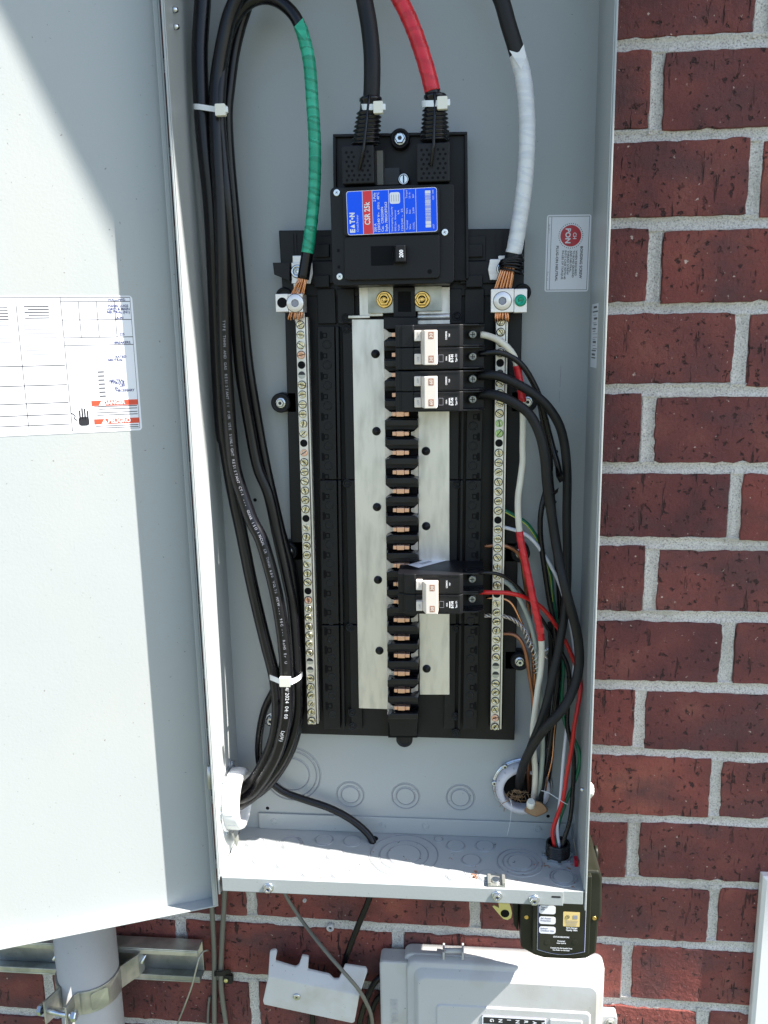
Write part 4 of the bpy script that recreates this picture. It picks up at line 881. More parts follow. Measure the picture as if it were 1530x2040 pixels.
# heavy black feeders down the left side
tA, pA = cable('feeder_cable', 'thick black cable hugging the left wall of the panel, outermost of the bundle', 'cable', [(410, -280, 50), (406, -90, 50), (404, 0, 50), (398, 100, 48), (401, 200, 46), (409, 300, 46), (420, 400, 48), (426, 500, 50), (430, 600, 54), (434, 700, 58), (437, 760, 60), (443, 850, 62), (455, 930, 64), (468, 1000, 64), (481, 1060, 64), (497, 1140, 62), (514, 1217, 60), (532, 1290, 58), (547, 1350, 56), (553, 1410, 52), (546, 1470, 48), (526, 1520, 46), (503, 1556, 46), (478, 1575, 46)], 6.1, 'black_jacket', parts=(1,))
mb = MB(); mb.tube(pA, [7.2 if p.z > -60 else 6.0 for p in pA], 'black_jacket', 16); mb.build('jacket', tA)
tB, pB = cable('feeder_cable', 'thick black cable with white printed lettering down the middle of the left bundle', 'cable', [(625, -280, 44), (560, -100, 44), (500, -45, 44), (462, 20, 44), (444, 90, 44), (433, 160, 44), (430, 215, 42), (433, 300, 40), (439, 400, 40), (443, 500, 40), (445, 600, 42), (448, 700, 44), (451, 760, 46), (458, 850, 48), (467, 930, 48), (483, 985, 48), (503, 1040, 46), (521, 1075, 44), (543, 1150, 42), (557, 1217, 40), (566, 1280, 38), (571, 1345, 36), (572, 1400, 36), (566, 1450, 38), (552, 1500, 40), (528, 1545, 42), (503, 1577, 44), (478, 1592, 46)], 6.6, 'black_jacket', parts=(1,))
mb = MB(); mb.tube(pB, 6.5, 'black_jacket', 16); mb.build('jacket', tB)
Ltot = sum((pB[i]-pB[i-1]).length for i in range(1, len(pB)))
acc = 0; marks = {}
for i in range(1, len(pB)):
    acc += (pB[i]-pB[i-1]).length; v = np.array(pB[i])-CAM; y = 1020-F*(v@UP)/(v@FW); marks[int(y)] = acc
def at_py(y): return marks[min(marks, key=lambda k: abs(k-y))]
print_on(pB, 'TYPE THHN AND GAS RESISTANT II FOR USE SUNLIGHT RESISTANT CT-1 --- GUAR ISO INCUR CR THHN 600 VOLTS MTW --- 90C --- RoHS Er U', at_py(640), 6.5, 2.4, 'ink_grey', tB)
print_on(pB, '4/2024 04:00', at_py(1362), 6.5, 3.6, 'ink_white', tB, .78); print_on(pB, 'Ly(HI)', at_py(1452), 6.5, 3.4, 'ink_white', tB, .62)
tG, pG_ = cable('ground_cable', 'black cable wrapped in green tape looping over to the left lug', 'cable', [(478, 1604, 46), (506, 1585, 46), (535, 1552, 46), (562, 1515, 48), (582, 1468, 50), (592, 1415, 52), (591, 1345, 52), (583, 1217, 54), (571, 1150, 56), (553, 1068, 58), (535, 985, 58), (513, 930, 58), (497, 850, 58), (482, 760, 56), (475, 700, 54), (468, 600, 50), (461, 500, 46), (453, 400, 42), (446, 330, 42), (440, 270, 42), (437, 210, 42), (440, 160, 44), (446, 110, 48), (456, 64, 50), (474, 27, 52), (497, 4, 52), (522, -5, 52), (550, 0, 50), (576, 18, 48), (595, 45, 46), (608, 85, 46), (617, 130, 46), (622, 200, 46), (627, 280, 46), (627, 360, 46), (623, 420, 46), (616, 480, 46), (609, 525, 46), (604, 556, 46)], 5.4, 'black_jacket', parts=(1,))
mb = MB(); mb.tube(pG_, 5.3, 'black_jacket', 16); mb.build('jacket', tG)
gi = [i for i, p in enumerate(pG_) if p.x > P(560, 60, 46).x]; seg = pG_[gi[0]:]
seg = [p for p in seg if p.z < P(595, 45, 46).z and p.z > P(613, 508, 46).z]; wraps(seg, 5.3, 'tape_green', tG, 8.2)
mb = MB(); e = seg[0]; d_ = (seg[3]-seg[0]).normalized(); up = Vector((0, -1, 0)).cross(d_)
mb.flat([e-Y_*6+up*4.8-d_*3, e-Y_*6.3-up*4.4+d_*1, e-Y_*6.4+up*1+d_*15, e-Y_*6.1+up*4.6+d_*6], 'tape_green'); mb.build('tape_end', tG)
tC, pC_ = cable('feeder_cable', 'slimmer black cable at the right edge of the left bundle', 'cable', [(660, -280, 62), (590, -110, 62), (520, -50, 62), (488, 25, 62), (468, 100, 62), (457, 180, 60), (453, 230, 60), (457, 310, 62), (465, 400, 64), (474, 500, 66), (483, 600, 68), (492, 700, 68), (500, 760, 68), (515, 850, 70), (530, 930, 70), (548, 1010, 70), (562, 1068, 70), (579, 1130, 70), (591, 1217, 68), (598, 1340, 66), (597, 1420, 64), (585, 1480, 60), (560, 1530, 56), (525, 1572, 52), (480, 1600, 48)], 4.9, 'black_jacket')
cable('branch_cable', 'black cable that leaves the left bundle and dips through a hole in the floor', 'cable', [(566, 1290, 74), (561, 1335, 74), (548, 1370, 74), (528, 1410, 74), (518, 1455, 76), (515, 1498, 78), (520, 1530, 78), (538, 1556, 78), (566, 1578, 78), (610, 1594, 78), (655, 1609, 78), (694, 1629, 76), (722, 1650, 73), (737, 1666, 70), (744, 1682, 68)], 3.9, 'black_jacket')
mb = MB(); mb.lathe(PZ(743, 1671, ZF), Z_, [(5.6, .1), (5.2, .4)], 'deep_black', 20, False); mb.build('cable_hole', box)
# feeders from above into the main breaker, white neutral
t1, p1 = cable('feeder_cable', 'thick bare black feeder entering the left boot of the main breaker', 'cable', [(690, -280, 40), (713, -70, 40), (726, 0, 38), (735, 50, 36), (741, 110, 34), (741, 170, 34), (739, 215, 35)], 7, 'black_jacket', parts=(1,)); mb = MB(); mb.tube(p1, 7.1, 'dusty_black', 18); mb.build('jacket', t1)
t2, p2 = cable('feeder_cable', 'thick feeder wrapped in red tape entering the right boot of the main breaker', 'cable', [(690, -280, 46), (735, -95, 46), (772, -40, 42), (797, 0, 40), (820, 48, 38), (839, 100, 36), (854, 150, 34), (863, 190, 34), (867, 215, 35)], 6.8, 'black_jacket', parts=(1,)); mb = MB(); mb.tube(p2, 6.3, 'black_jacket', 16); mb.build('jacket', t2); wraps(p2[:-4], 6.5, 'tape_red', t2, 12, seed=2)
t3, p3 = cable('neutral_cable', 'thick cable wrapped in white tape curving down to the right lug', 'cable', [(905, -280, 44), (957, -90, 44), (980, -40, 44), (999, 0, 44), (1013, 50, 44), (1027, 95, 44), (1043, 157, 44), (1050, 235, 44), (1049, 314, 44), (1042, 392, 45), (1030, 470, 46), (1023, 505, 46), (1016, 528, 47)], 7, 'black_jacket', parts=(1,))
mb = MB(); mb.tube(p3, 6.7, 'dusty_black', 18); mb.build('jacket', t3); seg = [p for p in p3 if P(1030, 103, 44).z > p.z > P(1024, 508, 46).z]; wraps(seg, 6.8, 'tape_white', t3, 10, seed=3)
mb = MB(); e = seg[0]; d_ = (seg[3]-seg[0]).normalized(); up = Vector((0, -1, 0)).cross(d_)
mb.flat([e-Y_*7.4-up*6.5-d_*3.5, e-Y_*7.6-up*0+d_*1, e-Y_*7.6+up*6-d_*4, e-Y_*7.6+up*5+d_*6, e-Y_*7.7-up*1.5+d_*14], 'tape_white'); mb.build('tape_end', t3)
mb = MB(); rs = random.Random(4); cz = P(1019, 523, 46)
for k in range(7):
    z_ = cz.z+4-1.9*k; pts = [Vector((cz.x+9.2*math.cos(a)*(1+.08*k % .2), cz.y+7.6*math.sin(a), z_+2.2*math.cos(a+.5*k))) for a in [q*math.pi/10 for q in range(21)]]; mb.tube(pts, .9, 'black_shiny', 6)
mb.build('frayed_tape', t3)
def strands(t, top, bot, n, w0, w1, Y0, Y1, r, m='copper', seed=1, tail=0, jig=.8):
    rs = random.Random(seed); mb = MB(); a, b = P(*top, Y0), P(*bot, Y1)
    for k in range(n):
        f = (k+.5)/n-.5; row = k % 2; p0 = a+X_*(f*w0)+Y_*(-2.5+row*3.5+abs(f)*3); p1 = b+X_*((f+rs.uniform(-.05, .05))*w1)+Y_*(-2.5+row*3.5+abs(f)*2)
        pm = (p0+p1)/2+X_*((f)*(w1-w0)*.1+rs.uniform(-jig, jig))-Y_*rs.uniform(0, 1.2)
        if tail: p1 = p1-Z_*rs.uniform(0, tail)
        mb.tube(spline([p0+Z_*3, p0, pm, p1], 2.5), r, m, 7)
    return mb.build('copper_strands', t)
strands(tG, (604, 553), (592, 590), 11, 8, 14, 46, 47, .85, seed=2); strands(tG, (592, 615), (588, 632), 11, 10, 13, 48, 48, .85, seed=3, tail=3)
strands(t3, (1013, 527), (1000, 578), 12, 11, 15, 47, 48, 1.15, seed=5, jig=.3); strands(t3, (1000, 618), (1000, 636), 12, 12, 14, 48, 48, 1.1, seed=6, tail=2.5)
mb = MB(); mb.tube(path([(596, 560, 40), (590, 566, 40), (586, 575, 40), (585, 590, 41)]), .8, 'copper', 7); mb.build('loose_strand', tG)

# wires of the right side
def wire(label, pl, r, m, name='wire', cat='wire', n=10, **k): return cable(name, label, cat, pl, r, m, n=n, **k)
K3 = [(955, 786, 38), (975, 785, 34), (990, 787, 31), (1011, 795, 29), (1034, 808, 29), (1053, 823, 29), (1068, 847, 29), (1079, 877, 29), (1086, 915, 30), (1089, 954, 32), (1092, 985, 34), (1098, 1020, 36), (1105, 1066, 36), (1113, 1112, 32), (1121, 1150, 26), (1129, 1183, 24), (1138, 1215, 25), (1148, 1254, 28), (1153, 1287, 30), (1154, 1320, 30), (1149, 1352, 28), (1140, 1378, 25), (1126, 1405, 21), (1109, 1427, 19), (1090, 1446, 20), (1073, 1467, 24), (1056, 1495, 34), (1043, 1524, 48), (1036, 1550, 68), (1033, 1575, 92)]
K2 = [(955, 748, 38), (975, 747, 34), (990, 748, 33), (1011, 756, 33), (1034, 767, 34), (1058, 781, 35), (1081, 799, 36), (1099, 820, 38), (1114, 846, 40), (1123, 877, 42), (1128, 915, 44), (1130, 960, 46), (1129, 1034, 48), (1130, 1081, 48), (1130, 1128, 47), (1129, 1175, 46), (1126, 1212, 45), (1120, 1254, 43), (1116, 1275, 42), (1111, 1303, 41), (1104, 1334, 39), (1097, 1366, 37), (1090, 1397, 36), (1081, 1428, 35), (1071, 1456, 37), (1060, 1482, 46), (1050, 1510, 62), (1044, 1540, 84), (1042, 1570, 98)]
wire('thick dusty black wire from the upper terminal of the second breaker, the outer right curve', K2, 4.2, 'dusty_black', n=14)
wire('thick dusty black wire from the second breaker\'s lower terminal, crossing the others near the bottom', K3, 4.5, 'dusty_black', n=14)
wire('thin glossy black wire from the uppermost breaker ending in a torn tip', [(956, 705, 40), (964, 704, 38), (987, 701, 38), (1011, 707, 40), (1034, 721, 42), (1050, 740, 44), (1062, 762, 46), (1073, 785, 48), (1081, 812, 50), (1089, 844, 54), (1097, 875, 56), (1104, 902, 54), (1111, 925, 52), (1116, 948, 52)], 2.7, 'black_shiny')
wire('thin black wire hanging behind the thick wires on the right', [(1068, 776, 52), (1078, 816, 56), (1084, 852, 60), (1091, 880, 62), (1096, 915, 64), (1095, 950, 64), (1085, 985, 62), (1078, 1018, 60), (1076, 1050, 60), (1078, 1081, 60), (1083, 1120, 60), (1089, 1160, 60), (1095, 1199, 60), (1102, 1230, 60), (1106, 1260, 60), (1110, 1300, 60), (1112, 1335, 60), (1110, 1366, 58), (1106, 1397, 56), (1102, 1430, 56), (1096, 1475, 60), (1088, 1525, 70), (1078, 1560, 78), (1074, 1590, 84)], 2.7, 'black_shiny')
t4, p4 = cable('wire', 'cream wire with two red tape bands running from the uppermost breaker to the lower conduit', 'wire', [(957, 667, 38), (964, 667, 38), (979, 671, 38), (995, 678, 38), (1008, 689, 40), (1019, 701, 42), (1026, 714, 44), (1031, 735, 46), (1036, 765, 47), (1041, 800, 47), (1042, 830, 47), (1042, 860, 47), (1041, 891, 47), (1042, 914, 47), (1039, 940, 47), (1036, 962, 47), (1032, 990, 47), (1032, 1020, 46), (1034, 1050, 46), (1037, 1075, 45), (1042, 1099, 44), (1048, 1128, 43), (1055, 1160, 42), (1062, 1193, 41), (1069, 1224, 41), (1076, 1257, 42), (1079, 1285, 44), (1079, 1310, 46), (1077, 1340, 48), (1072, 1368, 50), (1068, 1400, 50), (1064, 1430, 52), (1061, 1462, 54), (1063, 1500, 58), (1066, 1535, 64), (1065, 1570, 72), (1062, 1600, 84)], 3, 'wire_cream', parts=(1,))
mb = MB(); mb.tube(p4, 3.0, 'wire_cream', 12); mb.build('jacket', t4)
wraps(cut(p4, 722, 806), 3.3, 'tape_red', t4, 14, seed=4); wraps(cut(p4, 1052, 1279), 3.25, 'tape_red', t4, 9, seed=5)
mb = MB(); e = P(1083, 1250, 38); mb.flat([e, e-Z_*6+X_*.5, e-Z_*8-X_*4, e-Z_*1-X_*5], 'tape_red'); mb.build('tape_end', t4)
wire('thin black wire from the lowest breaker, curving under the red wire', [(955, 1141, 42), (964, 1141, 42), (987, 1142, 44), (1006, 1149, 48), (1022, 1160, 52), (1037, 1175, 54), (1051, 1195, 56), (1066, 1215, 58), (1081, 1236, 60), (1094, 1256, 62), (1102, 1275, 64), (1107, 1310, 66), (1108, 1360, 66), (1106, 1420, 68), (1100, 1500, 74), (1090, 1560, 84)], 1.8, 'black_shiny')
wire('thin red wire from the lowest breaker running down to the round black floor fitting', [(955, 1180, 40), (965, 1180, 38), (987, 1180, 38), (1011, 1181, 40), (1034, 1186, 44), (1053, 1193, 50), (1073, 1205, 52), (1089, 1220, 54), (1101, 1236, 56), (1114, 1256, 60), (1125, 1275, 62), (1136, 1299, 62), (1147, 1325, 60), (1155, 1350, 56), (1157, 1372, 52), (1154, 1393, 50), (1149, 1420, 46), (1144, 1446, 44), (1141, 1475, 44), (1136, 1507, 44), (1130, 1538, 46), (1122, 1590, 50), (1113, 1618, 54), (1105, 1640, 56), (1100, 1660, 56), (1104, 1680, 54), (1107, 1700, 52)], 2.1, 'wire_red')
wire('thin white wire arching from the right neutral bar to the round black floor fitting', [(985, 1049, 60), (1001, 1050, 60), (1026, 1056, 58), (1050, 1066, 58), (1066, 1081, 58), (1078, 1097, 60), (1091, 1117, 62), (1105, 1142, 64), (1117, 1170, 66), (1127, 1205, 66), (1136, 1240, 66), (1143, 1290, 66), (1144, 1330, 62), (1138, 1357, 62), (1132, 1385, 62), (1132, 1425, 62), (1127, 1467, 58), (1123, 1507, 56), (1120, 1545, 56), (1117, 1585, 56), (1113, 1615, 58), (1110, 1645, 58), (1111, 1665, 58), (1115, 1690, 54)], 1.8, 'wire_white')
tg, pg = cable('wire', 'thin green wire with yellow stripe from the right neutral bar', 'wire', [(983, 1008, 60), (1002, 1015, 60), (1026, 1028, 60), (1047, 1040, 60), (1062, 1059, 62), (1073, 1078, 64), (1086, 1110, 68), (1097, 1145, 70), (1102, 1190, 70), (1110, 1240, 70), (1119, 1290, 68), (1122, 1334, 64), (1120, 1366, 62), (1119, 1397, 62), (1124, 1436, 60), (1135, 1460, 58), (1147, 1478, 56), (1155, 1504, 54), (1153, 1530, 54), (1145, 1556, 56), (1134, 1582, 60), (1124, 1607, 62), (1115, 1632, 62), (1110, 1660, 60), (1110, 1690, 54)], 1.9, 'wire_green', parts=(1,))
mb = MB(); mb.tube(pg, 1.9, 'wire_green', 10); mb.build('jacket', tg)
mb = MB(); mb.tube([p+Vector((-.7, -1.5, -.9)) for p in cut(pg, 1018, 1200)], .5, 'wire_yellow', 6); mb.build('stripe', tg)
wire('thin black wire rising from the round black floor fitting beside the right wall', [(1102, 1270, 66), (1111, 1288, 66), (1121, 1305, 64), (1131, 1328, 62), (1135, 1357, 60), (1132, 1397, 58), (1130, 1444, 56), (1137, 1475, 54), (1143, 1507, 54), (1143, 1540, 54), (1141, 1575, 54), (1139, 1610, 56), (1133, 1645, 56), (1125, 1668, 54), (1119, 1695, 52)], 2.3, 'black_shiny')
wire('bare copper wire hooked through the right neutral bar just above the lowest breaker', [(966, 1089, 62), (985, 1086, 60), (1003, 1086, 58), (1019, 1091, 58), (1032, 1101, 60), (1040, 1118, 62), (1044, 1150, 64), (1050, 1190, 66), (1057, 1240, 68), (1062, 1300, 68), (1064, 1360, 66), (1062, 1430, 64), (1056, 1500, 68), (1058, 1570, 88)], 2.0, 'copper_dull')
wire('slim bare copper wire leaving the neutral bar beneath the thin red wire', [(968, 1191, 62), (985, 1191, 60), (1003, 1192, 58), (1015, 1197, 57), (1025, 1210, 57), (1034, 1230, 57), (1044, 1252, 57), (1053, 1270, 58), (1060, 1297, 58), (1064, 1330, 58), (1066, 1370, 58), (1064, 1420, 60), (1058, 1490, 66), (1060, 1570, 88)], 1.2, 'copper')
wire('bare copper wire bending down from the lower part of the right neutral bar', [(984, 1264, 62), (1000, 1263, 60), (1018, 1262, 57), (1031, 1267, 55), (1040, 1280, 54), (1048, 1303, 54), (1053, 1334, 54), (1058, 1364, 55), (1062, 1389, 56), (1062, 1430, 58), (1057, 1480, 60), (1052, 1530, 68), (1054, 1575, 88)], 1.9, 'copper_dull')
wire('thin bare copper wire at the right of the conduit opening', [(1106, 1440, 60), (1103, 1465, 60), (1102, 1495, 62), (1098, 1523, 66), (1091, 1550, 70), (1086, 1580, 76), (1080, 1600, 86)], .9, 'copper')
wire('grey-green wire passing behind the red-taped wire', [(990, 1155, 60), (1006, 1158, 60), (1016, 1165, 58), (1031, 1185, 56), (1046, 1214, 55), (1058, 1246, 54), (1066, 1279, 54), (1070, 1311, 54), (1073, 1342, 56), (1076, 1380, 58), (1080, 1430, 58), (1081, 1480, 60), (1080, 1515, 64), (1077, 1550, 70), (1073, 1580, 78), (1070, 1600, 88)], 2.5, 'wire_grey')
tt_, pt = cable('wire', 'bright twisted bare strands leaving the right neutral bar below the lowest breaker', 'wire', [(965, 1226, 60), (985, 1226, 58), (1001, 1227, 56), (1018, 1232, 55), (1034, 1243, 54), (1046, 1258, 53), (1052, 1275, 53), (1060, 1290, 53), (1068, 1308, 54), (1072, 1340, 58)], 1, 'bare_strand', step=1.5, parts=(1,))
for k in range(3):
    mb = MB(); L_ = 0; pp = []
    for i, p in enumerate(pt):
        if i: L_ += (p-pt[i-1]).length
        t_ = (pt[min(i+1, len(pt)-1)]-pt[max(i-1, 0)]).normalized(); u = t_.cross(Y_).normalized(); w = t_.cross(u); a = L_*.42+k*2.1; sp = 1.5+max(0, L_-35)*.05; pp.append(p+(u*math.cos(a)+w*math.sin(a))*sp)
    mb.tube(pp, .75, 'bare_strand', 6); mb.build('strand', tt_)
wire('black wire hidden behind the thick dusty wires, nearest the back sheet', [(1092, 905, 76), (1097, 960, 76), (1103, 1030, 76), (1108, 1100, 76), (1114, 1170, 76), (1117, 1240, 76), (1117, 1300, 75), (1113, 1360, 74), (1106, 1420, 74), (1098, 1490, 76), (1092, 1550, 82), (1080, 1605, 86)], 3.1, 'black_shiny')
wire('black wire between the thick cream wire and the conduit opening, low in the bundle', [(1096, 1240, 70), (1098, 1290, 70), (1096, 1350, 68), (1092, 1410, 66), (1088, 1470, 68), (1084, 1530, 74), (1078, 1590, 76), (1074, 1618, 72)], 2.8, 'dusty_black')
# torn tape scraps and dry fibres
for pts_, nm, lb in (([(1106, 925), (1116, 945), (1121, 950), (1122, 958), (1115, 962), (1108, 950)], 'tape_scrap', 'torn black tape scrap between the thick wires, higher of two'), ([(1096, 985), (1108, 976), (1113, 972), (1111, 981), (1103, 988), (1098, 990)], 'tape_scrap', 'torn black tape scrap stuck to a thick wire, lower of two')):
    mb = MB(); mb.prism([P(x, y, 40+3*math.sin(i*2)) for i, (x, y) in enumerate(pts_)][::-1], Y_*1.4, 'black_shiny'); tag(mb.build(nm), lb, 'tape')
mb = MB(); mb.tube(path([(1078, 1575, 50), (1090, 1577, 48), (1105, 1587, 46), (1118, 1596, 44), (1131, 1603, 42)]), .35, 'nylon', 5); mb.tube(path([(1018, 1594, 60), (1018, 1620, 62), (1016, 1640, 66), (1010, 1665, 70)]), .22, 'nylon', 5); mb.tube(path([(1015, 1590, 62), (1019, 1602, 60), (1021, 1612, 60)]), .25, 'nylon', 5)
tag(mb.build('fibre'), 'stray pale nylon fibre hanging by the wires at the conduit opening', 'fibre', kind='stuff')
mb = MB(); rs = random.Random(6)
for _ in range(44):
    a = P(1030+rs.gauss(0, 12), 1585+rs.gauss(0, 6), 76+rs.uniform(-8, 6)); b_ = a+Vector((rs.gauss(0, 6), rs.gauss(0, 3), rs.gauss(-4, 5))); mb.tube([a, (a+b_)/2+Vector((rs.gauss(0, 1.2), 0, rs.gauss(0, 1.2))), b_], rs.uniform(.15, .45), 'kraft', 4)
tag(mb.build('paper_shreds'), 'frayed brown paper filler at the mouth of the back conduit', 'paper filler', kind='stuff')
mb = MB(); rings = []
for Y, s_ in ((58, 1.), (70, 1.15), (86, 1.)): rings.append([P(1068+20*s_*math.cos(a)*(1+.12*math.sin(3*a)), 1611+13*s_*math.sin(a)*(1+.1*math.cos(4*a)), Y) for a in [2*math.pi*k/16 for k in range(16)]])
mb.loft(rings, 'kraft'); tag(mb.build('cable_sheath_end'), 'torn brown paper sheath end hanging out of the back conduit', 'cable sheath')
mb = MB(); mb.lathe(P(1058, 1596, 56), P(1056, 1615, 62)-P(1058, 1596, 56), [(3.6, 0), (4.4, 3), (4.2, 8), (3.2, 9)], 'nylon_cream', 12); mb.build('sheath_end', t4)

# ------------------------------------------------------------------ nylon ties
def tie(label, pts_px, w, head_px, hs, Y0, m='nylon', parent=None):
    t = thing('cable_tie', label, 'cable tie', P(*head_px, Y0), 'nylon ties round the cables'); mb = MB(); pts = path(pts_px, 2); n = len(pts)
    rings = [[p+Z_*w/2, p-Z_*w/2, p-Z_*w/2+Y_*.9, p+Z_*w/2+Y_*.9] for p in pts]; mb.loft(rings, m, True, True, True, False); mb.build('band', t, .2)
    mb = MB(); c = P(*head_px, Y0-2.5); mb.prism(rrect(c, X_, Z_, hs[0], hs[1], 1), Y_*5, m if m != 'nylon' else 'nylon_cream'); mb.prism(rrect(c+X_*(hs[0]/2+1), X_, Z_, 2.4, hs[1]*.5, .4), Y_*2.5, m); mb.build('head', t, .6); return t
tie('white nylon tie with its head on the black cables near the top left', [(385, 218, 60), (384, 213, 48), (388, 212, 39), (400, 213, 37), (418, 216, 36), (432, 218, 34), (446, 220, 38), (452, 221, 50)], 4.6, (438, 218), (9, 9.6), 31)
tie('bright nylon tie round the lower part of the left cable bundle', [(537, 1350, 60), (538, 1350, 48), (546, 1353, 38), (558, 1358, 32), (570, 1360, 28), (585, 1357, 34), (597, 1350, 44), (602, 1344, 56), (603, 1342, 64)], 5.4, (567, 1360), (11, 9.5), 25)
tie('nylon tie clamping the left rubber boot of the main breaker', [(719, 214, 38), (719, 213, 30), (726, 213, 25.5), (740, 213, 23.8), (752, 213, 25), (760, 213, 32)], 4.8, (753, 213), (8, 9.5), 23)
tie('nylon tie clamping the right rubber boot of the main breaker', [(841, 208, 38), (840, 207, 30), (848, 206, 25.5), (866, 206, 23.8), (884, 205, 26), (890, 205, 34)], 5, (881, 204), (8.5, 10), 23)

# ------------------------------------------------------------------ conduit fittings
cb = thing('conduit_bushing', 'bright white plastic bushing on the left wall where the black cables leave', 'bushing', P(480, 1585, 46))
c = P(465, 1590, 46); c.x = XL+2
mb = MB(); mb.lathe(c, X_, [(33, 0), (33.5, 2), (31, 3), (25, 3)], 'zinc', 40, False, False)
for k in range(6):
    a = k*1.047; mb.prism(rrect(c+X_*2.2+(Y_*math.cos(a)+Z_*math.sin(a))*34.5, Y_*math.cos(a+1.57)+Z_*math.sin(a+1.57), Y_*math.cos(a)+Z_*math.sin(a), 8, 5, .6, 1), X_*-1.8, 'zinc')
mb.build('locknut', cb)
mb = MB(); mb.lathe(c, X_, [(30.5, 3), (30.5, 15), (29, 18), (25.5, 18.6), (24, 16), (24, 2)], 'white_paint', 56, False, False)
for k in range(12):
    a = k*math.pi/6; mb.prism(rrect(c+X_*9+(Y_*math.cos(a)+Z_*math.sin(a))*30.9, Y_*math.cos(a+1.57)+Z_*math.sin(a+1.57), X_, 2.2, 9, .6, 1), (Y_*math.cos(a)+Z_*math.sin(a))*-2, 'white_paint')
mb.build('ring', cb); mb = MB(); mb.lathe(c+X_*1.9, X_, [(24.2, 0), (23.9, .4)], 'deep_black', 40, False); mb.build('bore', cb)
mb = MB(); w0 = c+Vector((4, -10, -34)); mb.prism([w0, w0+Vector((0, 14, 0)), w0+Vector((3, 9, -14)), w0+Vector((3, 2, -16))], X_*2, 'galvanised'); mb.build('ground_tab', cb)
# back wall conduit
cc_ = thing('conduit_connector', 'grey plastic conduit bushing with metal ground ring in the lower right back sheet', 'conduit fitting', P(1040, 1565, DP))
c = P(1041, 1564, DP); 
mb = MB(); mb.lathe(c, (0, -1, 0), [(31.5, 0), (31.5, 2.2), (28, 2.6), (21.5, 2.6)], 'ink_navy', 48, False, False); mb.mats = ['zinc']; mb.build('locknut', cc_)
mb = MB(); mb.ring(c-Y_*4.5, Y_, 30, .9, 'zinc', 48)
for a in (2.25, 3.0): d_ = X_*math.cos(a)+Z_*math.sin(a); mb.lathe(c-Y_*4+d_*30, (0, -1, 0), [(3.2, 0), (3.2, 2.5), (2.4, 3.2)], 'zinc', 14); mb.lathe(c-Y_*7.3+d_*30, (0, -1, 0), [(1.2, 0), (1.1, .1)], 'ink_black', 10)
mb.build('ground_ring', cc_)
mb = MB(); mb.lathe(c, (0, -1, 0), [(28.5, 0), (28.5, 7), (27.5, 11), (24, 13.5), (21.2, 13.6), (20.4, 12), (20.4, .5)], 'pvc_light', 56, False, False)
for k in range(16):
    a = k*math.pi/8; d_ = X_*math.cos(a)+Z_*math.sin(a); mb.prism(rrect(c-Y_*9.5+d_*27.6, X_*-math.sin(a)+Z_*math.cos(a), Y_, 1.3, 5, .4, 1), -d_*2, 'pvc_grey')
mb.build('bushing', cc_)
mb = MB(); mb.lathe(c-Y_*.6, (0, -1, 0), [(20.5, 0), (20.2, .2)], 'deep_black', 40, False); mb.build('bore', cc_)
# floor fitting
ft = thing('cable_gland', 'round black threaded fitting with a silver locknut standing on the panel floor', 'fitting', PZ(1110, 1706, ZF)); c = PZ(1111, 1705, ZF)
mb = MB(); mb.lathe(c, Z_, [(14.5, .1), (14.5, 3), (13.5, 3.2)], 'zinc', 8, False, True, False)
for k in range(8): a = k*math.pi/4; mb.box(c.x+14.5*math.cos(a)-1.6, c.x+14.5*math.cos(a)+1.6, c.y+14.5*math.sin(a)-1.6, c.y+14.5*math.sin(a)+1.6, ZF+.2, ZF+3, 'zinc')
mb.build('locknut', ft)
mb = MB(); pr_ = [(11.6, 3)]; h = 3.
for k in range(6): pr_ += [(11.6, h+.3), (12.3, h+.8), (12.3, h+1.2), (11.6, h+1.7)]; h += 2
pr_ += [(11.8, h+.6), (10.2, h+1), (9.4, h-1), (9.4, 4)]; mb.lathe(c, Z_, pr_, 'black_shiny', 32, False, False); mb.lathe(c+Z_*5, Z_, [(9.6, 0), (9.5, .1)], 'deep_black', 24, False); mb.build('threaded_body', ft)
mb = MB(); pp = PZ(1157, 1722, ZF+.4); mb.box(XR-6.5, XR-3, pp.y-4, pp.y+4, ZF+.2, ZF+7, 'label_crimson'); tag(mb.build('red_cap'), 'small red plastic cap in the right rear corner of the panel floor', 'cap')

# ------------------------------------------------------------------ surge protector under the panel
sp = thing('surge_protector', 'dark olive surge protector hanging under the right end of the panel', 'surge protector', P(1118, 1850, 60)); SY = 32.
x0, x1, z0, z1 = rx(1038, 1780, 1198, 1911, SY+6); zt = ZF-3.
mb = MB(); pts = [(x0, z0+11), (x0+14, z0+3), (x0+24, z0), (x1-26, z0), (x1-14, z0+2), (x1-4, z0+9), (x1-3, z0+45), (x1, z0+52), (x1-1, zt-8), (x1-4, zt), (x0+3, zt), (x0, zt-6)]
mb.prism([Vector((x, SY+6, z)) for x, z in pts], Y_*68, 'olive_plastic'); mb.build('housing', sp, 2.2)
mb = MB(); f_ = [Vector((x, SY+6, z)) for x, z in pts]
a = rx(1061, 1780, 1176, 1906, SY); mb.prism([Vector((a[0], SY, zt-2)), Vector((a[0], SY, a[2]+4)), Vector((a[0]+12, SY, a[2]+.5)), Vector((a[1]-12, SY, a[2]+.5)), Vector((a[1], SY, a[2]+4)), Vector((a[1], SY, zt-2))], Y_*10, 'olive_plastic'); mb.build('front_plate', sp, 1.0)
mb = MB(); mb.keep = True; a = rx(1071, 1780, 1167, 1902, SY-.2); cx_ = (a[0]+a[1])/2
